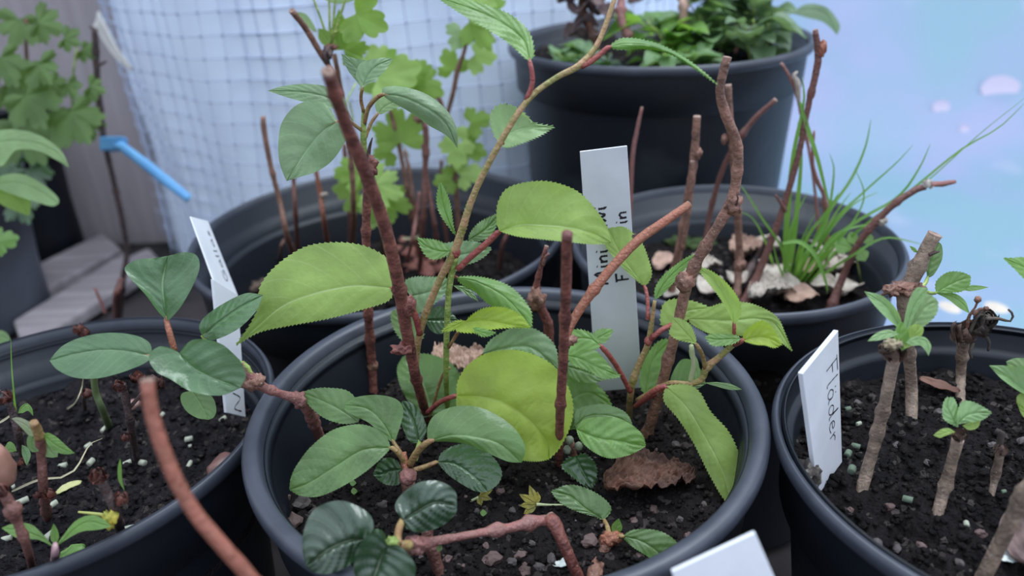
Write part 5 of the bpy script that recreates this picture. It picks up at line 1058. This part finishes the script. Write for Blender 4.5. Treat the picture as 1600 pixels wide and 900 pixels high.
b4 = bt('reddish twig leaning right to a cut tip beside the back pot', [(1102, 400, 'BR'), (1108, 340, 59), (1128, 268, 58), (1152, 222, 57), (1180, 185, 56.5), (1212, 156, 56)], [2.4, 2.2, 2.0, 2.0, 2.1, 1.9], RUST, 4)
b5 = bt('tallest red-brown cutting of the grass pot with a stubby side bud on top', [(1165, 470, 'BR'), (1190, 415, 51), (1222, 330, 51), (1248, 240, 51), (1262, 170, 51), (1278, 95, 51), (1274, 47, 51)], [3.4, 2.8, 2.3, 2.1, 2.0, 2.3, 1.7], RUST, 5)
lump('bud', P(1285, 76, 50.9), 3.4, ORANGEBARK, b5, (.8, .8, 1.5), .3)
tube('side_twig', [(1228, 330, 50.8), (1212, 305, 50.6)], [1.3, .8], RUST, b5)
b6 = bt('thin pale twig slanting left, its top by the back pot wall', [(1282, 400, 'BR'), (1270, 270, 57), (1248, 160, 57), (1236, 125, 57), (1221, 99, 57)], [1.2, 1.2, 1.2, 1.2, 1.1], PINKBARK, 6)
tube('side_twig', [(1248, 160, 57), (1246, 130, 56.8), (1240, 118, 56.8), (1246, 112, 56.8)], [1.4, 2.0, 1.4, .8], CREAM, b6)
b7 = bt('slender twig ending in the middle of the grass blades', [(1292, 440, 'BR'), (1292, 380, 53), (1288, 310, 53), (1278, 285, 53), (1270, 255, 53), (1272, 205, 53)], [1.6, 1.6, 1.6, 1.5, 1.2, .8], PINKBARK, 7)
b8 = bt('red-brown cutting bending right, with a white mouldy tip', [(1300, 478, 'BR'), (1318, 430, 49.5), (1345, 375, 49), (1390, 325, 48.5), (1430, 297, 48.2), (1447, 292, 48)], [3.4, 2.6, 2.4, 2.3, 2.2, 2.0], RUST, 8, cut=None)
drybud(b8, P(1450, 288, 47.9), 3.4, 61, mat('white_mould', (.62, .58, .52), .8, (.35, .3, .26), scale=200), 'mouldy_tip')
tube('mouldy_tip', [(1450, 289, 47.9), (1470, 287, 47.8), (1493, 284, 47.7)], [1.9, 1.8, 1.2], PINKBARK, b8, wob=.3)
lump('bud', P(1378, 345, 48.6), 3.0, CREAM, b8, (1.2, 1, 1), .4)
b9 = bt('faint dark red twig between the two thick cuttings and the grass', [(1168, 430, 'BR'), (1180, 405, 56), (1205, 370, 55.5)], [3.2, 2.6, 1.8], DARKBARK, 9)
# grass
gr = plant('grass_tuft', 'tuft of thin bright green grass blades in the back right pot', 'grass', (1240, 440, 'BR'))
gb = [([(1225, 445, 'BR'), (1230, 340, 51.5), (1240, 240, 51), (1256, 160, 51), (1253, 118, 51)], 5.5), ([(1250, 160, 51), (1262, 200, 50.7), (1278, 250, 50.4), (1292, 305, 50.2), (1300, 330, 50)], 4),
      ([(1232, 440, 'BR'), (1245, 330, 52), (1252, 240, 52), (1246, 190, 52)], 5), ([(1245, 440, 'BR'), (1290, 340, 52), (1330, 280, 52), (1352, 230, 52), (1361, 186, 52)], 3.6),
      ([(1250, 442, 'BR'), (1300, 350, 51), (1350, 300, 50.5), (1400, 255, 50), (1427, 226, 50)], 2.6), ([(1256, 442, 'BR'), (1320, 360, 50.5), (1400, 310, 50), (1435, 265, 49.5), (1454, 224, 49.5)], 3.4),
      ([(1262, 445, 'BR'), (1330, 370, 50), (1420, 300, 49), (1500, 235, 48), (1560, 200, 47.5), (1602, 160, 47)], 2.6), ([(1262, 442, 'BR'), (1340, 360, 50), (1440, 290, 49), (1530, 210, 48), (1605, 150, 47.5)], 1.2),
      ([(1228, 445, 'BR'), (1222, 390, 51), (1190, 340, 50.5), (1165, 300, 50), (1150, 282, 50)], 2.6), ([(1210, 420, 'BR'), (1195, 375, 52), (1175, 340, 52), (1152, 330, 52)], 2.6),
      ([(1236, 440, 'BR'), (1262, 370, 51), (1285, 340, 50.6), (1312, 300, 50)], 4), ([(1240, 440, 'BR'), (1262, 395, 51), (1290, 350, 51), (1303, 270, 51), (1296, 240, 51)], 3.4),
      ([(1222, 380, 49.5), (1250, 378, 49), (1275, 400, 48.5), (1290, 440, 48), (1293, 458, 48)], 4.5), ([(1268, 430, 'BR'), (1300, 370, 50), (1360, 350, 49.5), (1390, 352, 49)], 3.2),
      ([(1270, 440, 'BR'), (1330, 400, 49), (1380, 372, 48.5), (1425, 378, 48), (1445, 384, 48)], 3.0), ([(1240, 440, 'BR'), (1248, 390, 52), (1265, 350, 52), (1276, 332, 52)], 2.4),
      ([(1250, 440, 'BR'), (1280, 380, 51), (1308, 330, 51), (1330, 300, 51)], 3), ([(1255, 440, 'BR'), (1300, 390, 50), (1340, 335, 50), (1350, 300, 50), (1335, 262, 50)], 2.2),
      ([(1230, 445, 'BR'), (1215, 410, 50.5), (1208, 380, 50.5)], 2.5), ([(1246, 444, 'BR'), (1270, 410, 50), (1300, 375, 49.6), (1335, 345, 49.4)], 3.4), ([(1240, 444, 'BR'), (1252, 405, 50), (1275, 375, 50), (1290, 345, 50)], 3.6),
      ([(1262, 444, 'BR'), (1290, 415, 49.6), (1300, 395, 49.6), (1330, 385, 49.6)], 2.2), ([(1234, 444, 'BR'), (1232, 400, 51), (1238, 350, 51), (1262, 300, 51.2)], 3.2), ([(1248, 444, 'BR'), (1288, 372, 51), (1330, 322, 51), (1372, 300, 51)], 3.0)]
for pts, wd in gb: blade(gr, pts, wd * .72)
cl = plant('clover', 'small clover with round green leaves right of the grass tuft', 'plant', (1345, 440, 'BR'))
tube('stem', [(1345, 440, 'BR'), (1340, 410, 50), (1335, 395, 49.6)], [.7, .6, .5], GREENST, cl, n=6)
for b_, t_, w_ in (((1335, 390), (1303, 380), 26), ((1340, 385), (1352, 408), 22), ((1345, 378), (1365, 370), 22), ((1338, 386), (1328, 362), 18)): qleaf(cl, 49.5, 35, b_, t_, w_, FRESH, pucker=.2, teeth=0, wpos=.6)
moss = mat('moss', (.03, .06, .015), .9, (.05, .08, .02), scale=200, bump=1)
for k_, (x, y, r) in enumerate(((1055, 372, 11), (1075, 380, 9), (1095, 383, 10))):
    o = lump('moss_clump', G(x, y, SOIL['BR']), r, moss, None, (1.5, 1, .4), .5, seed=k_); tag(o, 'low dark moss clump on the soil behind the thick brown cutting', 'moss', 'moss clumps in the grass pot')
def crumpled(c, r, seed, m, rot=0, lab='', cat='dead leaf', group=None, asp=1.4, name='dead_leaf', lift=.35, parent=None):
    """curled dead leaf: a bent and creased sheet with thickness"""
    rnd = random.Random(seed); vs, fs = [], []; n = 22 if r < 12 else 44; ph = rnd.uniform(0, 6); cs, sn = math.cos(rot), math.sin(rot)
    for i in range(n + 1):
        for j in range(n + 1):
            u = 2 * i / n - 1; v = 2 * j / n - 1
            wv = math.sqrt(max(0, 1 - (abs(u) ** 1.7))) ** .8
            x = u * asp; y = v * wv * (1 + .15 * noise.noise(Vector((u * 3, seed, 0))))
            z = lift * (v * wv) ** 2 + .25 * math.sin(u * 2.2 + ph) * .5 + .30 * noise.noise(Vector((u * 1.8, v * 1.8, seed * 1.7))) + (.14 if r < 12 else .5) * abs(noise.noise(Vector((u * 5, v * 5, seed * 2.7)))) + (.25 * abs(noise.noise(Vector((u * 11, v * 11, 3)))) if r > 12 else 0) + .25
            vs.append(Vector((c[0] + (x * cs - y * sn) * r / 1000, c[1] + (x * sn + y * cs) * r / 1000, c[2] + z * r / 1000)))
    for i in range(n):
        for j in range(n): fs.append((i * (n + 1) + j, (i + 1) * (n + 1) + j, (i + 1) * (n + 1) + j + 1, i * (n + 1) + j + 1))
    o = mesh(name, vs, fs, m, parent); s = o.modifiers.new('thick', 'SOLIDIFY'); s.thickness = .0004
    if parent is None: tag(o, lab, cat, group)
    return o
for k_, (x, y, r, rot, z) in enumerate(((1040, 415, 12, .5, .004), (1062, 438, 13, 2, .004), (1100, 425, 15, .3, .005), (1108, 452, 12, 1.2, .004), (1055, 462, 10, .2, .004), (1165, 395, 16, .8, .006), (1195, 385, 13, 2.2, .006), (1208, 430, 14, 1.3, .006), (1200, 462, 16, .1, .006), (1228, 455, 12, 2.6, .004), (1262, 420, 12, .9, .006), (1285, 392, 14, 1.9, .008), (1300, 420, 16, 1.0, .006), (1292, 455, 13, 2.9, .004), (1325, 455, 12, .6, .004), (1252, 470, 13, .1, .004), (1330, 410, 12, 2.2, .006), (1150, 440, 10, 1.4, .004))):
    crumpled(G(x, y, SOIL['BR'] + z), r * .8, 100 + k_, CREAM if k_ % 5 else DRYPALE, rot, 'bleached crumpled dead leaf lying on the soil of the grass pot', group='bleached dead leaves in the grass pot', asp=1.15, lift=.6)

# ============================================================ weeds of the tall back pot
rnd = random.Random(5)
tcx, tcy = POTS['T'][:2]
def weed(label, x, y, n, size, hgt_, spread, m=WEED, seed=0, name='weed_plant'):
    r_ = random.Random(seed); foot = Vector((x, y, SOIL['T'])); p = thing(name, label, 'plant', foot)
    for s_ in range(3):
        top = foot + Vector((r_.uniform(-1, 1) * spread, r_.uniform(-1, 1) * spread * .7, hgt_ * r_.uniform(.7, 1.1)))
        tube('stem', [foot + Vector((0, 0, -.008)), foot.lerp(top, .5) + Vector((r_.uniform(-.006, .006), 0, .006)), top], [1.2, 1.0, .7], GREENST, p, n=6, wob=0)
        k = n // 3
        for i in range(k):
            f = .25 + .75 * (i + .5) / k; c = foot.lerp(top, f); a = r_.uniform(0, 6.28); L_ = size * r_.uniform(.7, 1.2); el = r_.uniform(-.1, .7)
            d = Vector((math.cos(a) * math.cos(el), math.sin(a) * math.cos(el), math.sin(el))); sd = d.cross(Vector((0, 0, 1))).normalized(); up = sd.cross(d)
            vs, fs, uv = [], [], []; nu2 = 10; V2 = (-1, -.6, -.2, 0, .2, .6, 1)
            for q in range(nu2 + 1):
                u = q / nu2; wd = L_ * .36 * math.sin(math.pi * min(1, u ** .8)) ** .8
                for v in V2:
                    vs.append(c + d * (L_ * (u + .12)) + sd * (v * wd) + up * (L_ * (-.35 * u * u + .16 * abs(v) * math.sin(math.pi * u) + .03 * math.sin(9 * u - 3 * abs(v))))); uv.append((u, .5 + v / 2))
            for q in range(nu2):
                for v in range(6): fs.append((q * 7 + v, q * 7 + v + 1, (q + 1) * 7 + v + 1, (q + 1) * 7 + v))
            mesh('leaf', vs, fs, m, p, uvs=uv)
    return p
weed('leafy mid-green weed at the centre of the tall back pot', tcx + .01, tcy - .055, 24, .034, .045, .035, FRESH, 1)
weed('leafy weed just right of centre in the tall back pot', tcx + .045, tcy - .045, 27, .032, .05, .035, WEED, 2)
weed('low weed hugging the front rim of the tall back pot, centre', tcx + .005, tcy - .095, 18, .026, .028, .035, WEED, 3)
weed('grey-green bushy weed at the right of the tall back pot', tcx + .098, tcy - .02, 33, .036, .08, .045, mat_w := leafmat('greyish_weed_leaf', (.16, .25, .13), (.24, .38, .13), (.2, .3, .18), .45, 5, .3), 4)
weed('weed hanging over the right rim of the tall back pot', tcx + .075, tcy - .075, 21, .030, .045, .03, mat_w, 5)
weed('weed with round leaves at the left rim of the tall back pot', tcx - .085, tcy - .05, 12, .030, .02, .03, WEED, 6)
weed('sparse dark weed left of the dead leaves in the tall back pot', tcx - .06, tcy - .075, 12, .018, .02, .03, DARKG, 7)
weed('small bright weed behind the olive shoot top in the tall back pot', tcx - .015, tcy - .08, 15, .02, .03, .02, FRESH, 8)
weed('large grey-leaved weed at the back right of the tall back pot', tcx + .07, tcy + .03, 24, .036, .08, .04, mat_w, 9)
w1 = plant('weed_stalk', 'long drooping green leaf past the right rim of the tall back pot', 'plant', Vector((tcx + .1, tcy - .05, SOIL['T'])))
leaf(w1, 74, 35, [(1235, 20), (1265, 15), (1290, 22), (1308, 55)], [(1262, 6), (1292, 12), (1312, 38)], [(1262, 28), (1285, 34), (1300, 46)], mat_w, teeth=0, pucker=.4)
tube('leaf_stalk', [Vector((tcx + .1, tcy - .05, SOIL['T'] - .005)), (1225, 30, 74), (1238, 20, 74)], [1, .9, .8], GREENST, w1, n=6)
TW = [('brown dead flower head hanging at the top of the back pot, left of centre', [(905, -20, 72), (912, 20, 71), (925, 50, 70.5), (935, 78, 70.2)], 3.0), ('thick pinkish dead stem curling down in the back pot, left one', [(972, -10, 71), (970, 25, 70), (978, 50, 69.5), (985, 58, 69.2)], 3.4),
      ('pale dead stalk in the back pot, right of the leafy weed', [(1062, -15, 73), (1068, 15, 72), (1066, 45, 72)], 3.6)]
for k_, (lab, pts, r) in enumerate(TW):
    p = plant('dead_stalk', lab, 'dead stem', pts[-1]); tube('stem', pts, r, PINKBARK if k_ == 1 else (DRY if k_ == 0 else DRYPALE), p, wob=.3, nodes=3)
    if k_ == 0:
        for q, (x, y) in enumerate(((890, 5), (905, 22), (925, 12), (915, 45), (932, 60), (940, 30), (900, 62))): crumpled(P(x, y, 71), 11, 70 + q, mat('brown_dead_petals', (.15, .10, .095), .8, (.09, .06, .06), scale=60, bump=.8), q * 1.1, name='dead_petal', lift=.9, asp=1.0, parent=p)
crumpled(P(1010, 5, 73), 13, 201, mat('brown_pink_leaf', (.20, .12, .11), .8, (.12, .07, .065), scale=60), .5, 'pinkish brown crumpled leaf in the back pot beside the curling dead stem')
crumpled(P(1098, 8, 74), 20, 202, mat('tan_dead_leaf', (.27, .20, .16), .8, (.17, .12, .1), scale=50), 1.2, 'tan crumpled leaf with dark hole at the top of the back pot')
w2 = plant('dead_stalk', 'thin pinkish straw leaning on the front rim of the back pot, right side', 'dead stem', P(1152, 78, 71)); tube('stem', [(1148, 82, 70.5), (1160, 62, 71), (1175, 40, 72)], [1.5, 1.3, 1.1], PINKBARK, w2)

# ============================================================ blurred plants at the left
cur = thing('currant_bush', 'leafy light green bush growing in the pots at the far left', 'plant', Vector((bD.x, bD.y, GZ + .21)))
LL = [((30, 30), 50, 100, BUSH), ((60, 35), 42, 20, BUSH), ((100, 60), 28, 20, BUSH), ((128, 78), 26, 30, BUSH), ((10, 130), 60, 20, BUSH), ((40, 150), 60, 60, BUSH), ((78, 130), 30, 40, BUSH), ((105, 130), 26, 60, BUSH), ((110, 175), 62, 60, BUSH), ((70, 190), 60, 80, BUSH), ((30, 190), 70, 60, BUSH),
      ((140, 135), 26, 20, BUSH), ((80, 215), 40, 120, BUSH), ((0, 90), 50, 60, BUSH), ((60, 100), 40, 60, BUSH), ((10, 250), 40, 90, DARKG), ((45, 265), 44, 60, DARKG), ((30, 310), 40, 70, DARKG), ((130, 190), 34, 10, BUSH)]
for k_, (c, s, a, m_) in enumerate(LL): lobed(cur, 80 - (k_ % 3) * 3, 25, c, s * 1.0, a, m_, lobes=5, fold=.8)
tube('stem', [Vector((bD.x, bD.y, GZ + .2)), (70, 210, 84), (45, 120, 82), (40, 30, 80)], [2.5, 2.2, 2, 1.5], BROWNBARK, cur)
tube('stem', [Vector((bD.x, bD.y, GZ + .2)), (100, 200, 84), (112, 130, 80), (120, 75, 80)], [1.8, 1.6, 1.2, .9], GREENST, cur)
nb = thing('broad_leaf_plant', 'green plant with drooping pointed leaves at the left edge', 'plant', Vector((bG.x, bG.y, GZ + .17)))
tube('stem', [Vector((bG.x, bG.y, GZ + .165)), (-20, 300, 62), (-15, 240, 62), (-5, 215, 62)], [2, 1.8, 1.5, 1.2], GREENST, nb)
leaf(nb, 60, 40, [(-25, 225), (20, 220), (60, 225), (90, 240), (109, 263)], [(-5, 205), (30, 203), (65, 213), (95, 235)], [(0, 260), (25, 235), (60, 236), (88, 250)], PALEG, teeth=0, pucker=.6)
leaf(nb, 60, 45, [(-15, 290), (20, 285), (55, 295), (92, 318)], [(0, 275), (35, 272), (70, 290), (90, 308)], [(10, 300), (45, 312), (80, 322)], PALEG, teeth=0, pucker=.6)
leaf(nb, 61, 35, [(-10, 300), (15, 305), (30, 315), (46, 337)], [(10, 292), (35, 298), (48, 315)], [(0, 318), (20, 328), (38, 335)], CURR, teeth=0, pucker=.4)
lobed(nb, 59, 30, (-5, 378), 30, -10, FRESH, fold=.4); tube('leaf_stalk', [(-15, 310, 62), (-12, 350, 60), (-5, 378, 59)], 1.0, GREENST, nb)
leaf(nb, 50, 45, [(-20, 520), (-5, 524), (8, 528), (18, 536)], [(0, 516), (12, 522)], [(-5, 535), (8, 538)], MIDG, teeth=0, pucker=.3)
tube('leaf_stalk', [(-15, 310, 62), (-30, 430, 56), (-20, 520, 50)], 1.2, GREENST, nb)
tw = thing('bare_twig', 'dark bare twig with a blue ribbon tied on, before the board wall', 'twig', G(186, 500, GZ))
tube('stem', [G(186, 502, GZ - .003), (192, 440, 80), (198, 390, 80), (186, 320, 80), (172, 260, 80), (160, 200, 80), (152, 120, 80), (148, 45, 80)], [3.6, 3.2, 3.0, 3.0, 2.7, 3.2, 3.2, 2.8], DARKBARK, tw, n=10, nodes=4, wob=.12)
for a_, b_ in (((150, 105, 80), (166, 96, 79.8)), ((150, 155, 80), (140, 150, 79.8)), ((148, 45, 80), (140, 42, 80))): tube('side_twig', [a_, b_], [1.6, 1.0], DARKBARK, tw)
red_ = plant('red_stem', 'short dark red stem behind the left pot rim, near the dark twig', 'plant', G(188, 520, GZ)); tube('stem', [G(184, 530, GZ), (182, 470, 62), (190, 435, 62)], [3.5, 3.2, 2.6], BUD, red_); tube('side_twig', [(165, 490, 61), (155, 465, 61), (148, 450, 61)], [1.6, 1.3, 1.0], PINKBARK, red_)
BLUE = mat('blue_ribbon', (.13, .38, .72), .5, (.17, .45, .78), scale=40)
rb = thing('ribbon_tie', 'bright blue ribbon tied round the dark twig, end hanging right', 'ribbon', P(172, 225, 79))
kn_ = [(154, 213, 79.4), (192, 212, 79.4), (193, 234, 79.4), (154, 235, 79.4)]; V = [to3(p) for p in kn_]
box_mesh('knot_band', [v + F * .012 for v in (V[3], V[2], V[1], V[0])] + [V[3], V[2], V[1], V[0]], BLUE, rb, bevel=.002)
vs, fs = [], []
ra = cr_pts([tuple(P(176, 226, 79.2)), tuple(P(215, 256, 79.0)), tuple(P(255, 288, 78.4)), tuple(P(293, 316, 77.6))], 20); rbb = cr_pts([tuple(P(190, 220, 79.4)), tuple(P(226, 246, 79.2)), tuple(P(264, 276, 78.6)), tuple(P(300, 306, 77.8))], 20)
for i in range(21):
    for k_ in range(5):
        q = k_ / 4; vs.append(Vector(ra[i]).lerp(Vector(rbb[i]), q) + Vector((0, -.002 * math.sin(math.pi * q), 0)))
for i in range(20):
    for k_ in range(4): fs.append((i * 5 + k_, i * 5 + k_ + 1, (i + 1) * 5 + k_ + 1, (i + 1) * 5 + k_))
o = mesh('ribbon_end', vs, fs, BLUE, rb); s = o.modifiers.new('thick', 'SOLIDIFY'); s.thickness = .0008

# ============================================================ litter on the soils
def pellet(x, y, L_, r, rot, key, m, label, group, hf, name='fertiliser_pellet'):
    c = G(x, y, SOIL[key]); c.z = hf(c.x, c.y) + r / 1000 * .7; c = G(x, y, c.z)
    vs, fs = [], []; n = 10; cs, sn = math.cos(rot), math.sin(rot)
    for i, (s, q) in enumerate(((-1, .05), (-1, .8), (-.9, 1), (0, 1.04), (.9, 1), (1, .8), (1, .05))):
        for j in range(n):
            a = 2 * math.pi * j / n; k = 1 + .12 * noise.noise(Vector((x + s, y, a)))
            u = s * L_ / 2000; v = math.cos(a) * r * q * k / 1000; w_ = math.sin(a) * r * q * k / 1000
            vs.append(c + Vector((u * cs - v * sn, u * sn + v * cs, w_ + .12 * u)))
    for i in range(6):
        for j in range(n): fs.append((i * n + j, i * n + (j + 1) % n, (i + 1) * n + (j + 1) % n, (i + 1) * n + j))
    o = mesh(name, vs, fs, m, None); tag(o, label, 'pellet', group)
for k_, (x, y, L_, r, rot) in enumerate(((163, 671, 4.5, 1.6, 1.3), (138, 697, 4, 1.6, .9), (142, 722, 4, 1.7, 1.3), (98, 728, 4.5, 1.7, .2), (199, 724, 4.5, 1.7, .6), (223, 723, 4, 1.7, -.5), (295, 686, 4.5, 1.6, .1), (296, 726, 5, 1.3, 1.5), (35, 783, 6, 1.7, .5), (83, 788, 4.5, 1.6, .8), (253, 648, 3, 1.3, 1.2), (348, 655, 4.5, 1.4, .9), (203, 826, 5.5, 1.8, .1), (80, 836, 6, 2.2, .9), (22, 760, 2.6, 1.2, 1), (297, 697, 2, 1, 0), (10, 842, 5, 1.6, .2), (112, 828, 3, 1.3, .5))):
    pellet(x, y, L_, r, rot, 'L', PELLET, 'small pale pellet lying on the dark soil of the left pot', 'pale pellets on the left pot soil', hL)
for k_, (x, y, L_, r, rot) in enumerate(((1325, 639, 3.6, 1.5, .1), (1342, 662, 3, 1.3, .3), (1337, 697, 5, 1.7, -.7), (1325, 709, 4.2, 1.9, .9), (1331, 734, 4.4, 2.2, 1), (1418, 780, 5, 1.8, -.6), (1510, 819, 3, 1.4, 1.2), (1568, 768, 2.6, 1.0, .2))):
    pellet(x, y, L_ * .85, r * .85, rot, 'R', GPELLET if k_ not in (1, 6) else PELLET, 'small greenish pellet lying on the soil of the right pot', 'greenish pellets on the right pot soil', hR)
def flake(x, y, r, key, hf, m, label, cat='flake', rot=0, asp=1.3, lift=.2, name='flake', seed=1):
    c = G(x, y, SOIL[key]); c.z = hf(c.x, c.y) + .0005 + (.0025 if name == 'bark_strip' else 0) + (.0002 * r if r > 6 else 0); c = G(x, y, c.z); crumpled(c, r, seed + int(x), m, rot, label, cat, None, asp, name, lift)
flake(1575, 870, 3.8, 'R', hR, FLAKE, 'pale blue-white flake at the bottom right corner of the right pot')
flake(878, 880, 3.6, 'C', hC, FLAKE, 'white flake on the soil at the bottom middle of the centre pot')
flake(515, 634, 3.0, 'C', hC, FLAKE, 'small grey-white flake behind the left leaves of the centre pot')
flake(1015, 757, 13.5, 'C', hC, DRY, 'shrivelled dark brown leaf on the soil at right of the centre pot', 'dead leaf', rot=.15, asp=1.75, lift=.35, name='dead_leaf')
flake(722, 575, 17, 'C', lambda x, y: SOIL['C'] + .012, DRYPALE, 'smooth tan dead leaf behind the green shoots at the back of the centre pot', 'dead leaf', rot=.4, asp=1.0, lift=.2, name='dead_leaf')
flake(108, 763, 3.0, 'L', hL, mat('yellow_flake', (.45, .45, .2), .6), 'curled yellow-green leaf scrap on the left pot soil', 'leaf scrap', rot=.8, asp=2.2, name='leaf_scrap')
flake(112, 866, 4.0, 'L', hL, FRESH, 'little green leaf lying at the front rim of the left pot', 'leaf', rot=.5, asp=1.6, name='fallen_leaf')
SEED = mat('brown_seed', (.17, .085, .07), .45, (.11, .05, .045), scale=60)
o = lump('bulb', G(347, 728, SOIL['L'] + .004), 7.5, SEED, None, (.85, 1.3, .7), .12, seed=3, rot=-.4); tag(o, 'smooth brown bulb against the inner right rim of the left pot', 'bulb')
o = lump('bulb', P(-4, 728, 27), 8.5, mat('tan_skin', (.36, .19, .14), .5, (.28, .14, .1), scale=60), None, (.7, .8, 1.4), .1, seed=4); tag(o, 'tan oval bulb cut by the left edge of the photo', 'bulb')
o = lump('seed', G(209, 633, SOIL['L'] + .003), 4.2, mat('pale_seed', (.32, .19, .16), .4, (.2, .11, .1), scale=60), None, (1.1, .9, .9), .15, seed=5); tag(o, 'shiny pinkish seed at the back of the left pot soil', 'seed')
flake(1467, 603, 4, 'R', hR, mat('orange_chip', (.16, .075, .05), .7), 'thin orange bark strip on the back soil of the right pot', 'bark strip', rot=-.8, asp=2.6, name='bark_strip')
flake(1594, 848, 8, 'R', hR, PSTONE, 'pinkish bark piece at the right edge beside the thickest cutting', 'bark strip', rot=1.2, asp=1.8, name='bark_strip')
fl_ = plant('fallen_flower', 'withered yellow flower on a thin stalk lying on the centre pot soil', 'flower', (825, 790, 'C'))
for k_, (b_, t_) in enumerate((((838, 787), (811, 772)), ((838, 787), (827, 758)), ((838, 788), (812, 790)), ((838, 789), (818, 803)), ((838, 787), (840, 768)))):
    qleaf(fl_, 29.2, 40, b_, t_, 12, mat('yellow_petal', (.38, .33, .06), .6, (.3, .28, .08), scale=200, trans=(.2, (.5, .45, .1))), pucker=.4, teeth=0, name='petal')
tube('flower_stalk', [(838, 788, 29.2), (855, 789, 29.3), (880, 789, 29.4)], [1.0, .6, .5], mat('pale_stalk', (.45, .5, .27), .5), fl_, n=6)
f2 = plant('fallen_flower', 'small yellow-green flower scrap under the dark round leaf of the low rosette', 'flower', (750, 778, 'C'))
for k_, (b_, t_) in enumerate((((748, 775), (770, 765)), ((748, 775), (768, 780)), ((748, 776), (752, 790)))): qleaf(f2, 30, 40, b_, t_, 10, MATS['yellow_petal'], pucker=.4, teeth=0, name='petal')
tube('flower_stalk', [(748, 777, 30), (735, 783, 30), (726, 788, 29.9)], [.8, .6, .5], MATS['pale_stalk'], f2, n=6)
for k_, (x, y) in enumerate(((551, 757), (553, 770), (755, 804))):
    p = plant('sprout', ('round green seed leaf on the soil left of the low rosette, upper', 'round green seed leaf on the soil left of the low rosette, lower', 'single round green seed leaf on bare soil below the yellow scrap')[k_], 'seedling', (x, y, 'C'))
    b = to3((x, y, 'C')); qleaf(p, (b.y * 100) - .3, 60, (x - 5, y - 3), (x + 6, y - 2), 10, FRESH, pucker=.1, teeth=0); tube('stem', [b + Vector((0, 0, -.004)), b + Vector((0, 0, .003))], [.5, .4], GREENST, p, n=6)
# pebbles in the centre pot
spots = [(600, 790, 3.0, 0), (472, 790, 5.0, 0), (462, 822, 4.6, 1), (447, 780, 2.8, 1), (492, 800, 3.2, 0), (760, 858, 2.0, 1), (772, 843, 1.6, 0), (812, 868, 3.2, 1), (820, 890, 3.5, 1), (800, 880, 2.6, 0), (920, 850, 4.4, 1), (862, 868, 3.0, 0), (842, 882, 2.8, 0), (990, 810, 2.6, 1), (1022, 792, 2.8, 1), (1056, 695, 2.6, 0), (1015, 682, 2.2, 0), (1075, 835, 2.4, 1), (1062, 812, 2.0, 0), (782, 772, 2.4, 1), (745, 795, 2.0, 0), (800, 795, 2.2, 0), (830, 848, 2.0, 0), (700, 880, 2.6, 1), (905, 790, 2.2, 0), (770, 880, 4.4, 1), (655, 868, 2.2, 0), (1100, 790, 2, 0), (960, 740, 2, 0), (1040, 860, 2.4, 0), (545, 640, 2.4, 0), (570, 600, 3, 0), (610, 590, 3, 0), (535, 665, 2.6, 0), (1000, 870, 2.4, 1), (890, 830, 1.8, 0)]
rnd = random.Random(9)
for k_ in range(70):
    a = rnd.uniform(0, 6.28); r = .112 * math.sqrt(rnd.random()); spots.append((None, (POTS['C'][0] + r * math.cos(a), POTS['C'][1] + r * math.sin(a)), rnd.uniform(.6, 1.5), rnd.random() < .25))
for k_, (x, y, r, pk) in enumerate(spots):
    if x is None: c = Vector((y[0], y[1], hC(*y)))
    else: c = G(x, y, SOIL['C']); c.z = hC(c.x, c.y)
    o = lump('pebble', c + Vector((0, 0, r / 1000 * .2)), r * .85, PSTONE if pk else STONE, None, (1.2, .9, .7), .3, 1.5, seed=k_, rot=k_, sub=2, smooth=False)
    tag(o, 'small angular pebble on the gritty soil of the centre pot', 'pebble', 'pebbles on the centre pot soil')
for k_, (x, y, r, pk) in enumerate(((1390, 790, 2.2, 1), (1402, 858, 2, 0), (1440, 850, 2, 1), (1467, 651, 2.6, 0), (1550, 700, 2.4, 0), (1330, 790, 1.8, 1), (1345, 845, 1.8, 0), (1372, 848, 2.6, 0), (1500, 880, 2, 0), (1530, 840, 2.2, 1), (1400, 700, 2, 0), (1450, 720, 1.8, 0), (1338, 632, 2.4, 0), (1595, 700, 2.6, 0))):
    c = G(x, y, SOIL['R']); c.z = hR(c.x, c.y); o = lump('pebble', c + Vector((0, 0, r / 1000 * .3)), r, PSTONE if pk else STONE, None, (1.2, .9, .75), .3, 1.5, seed=k_ + 200, rot=k_, sub=2, smooth=False)
    tag(o, 'small pebble on the crumbly soil of the right pot', 'pebble', 'pebbles on the right pot soil')
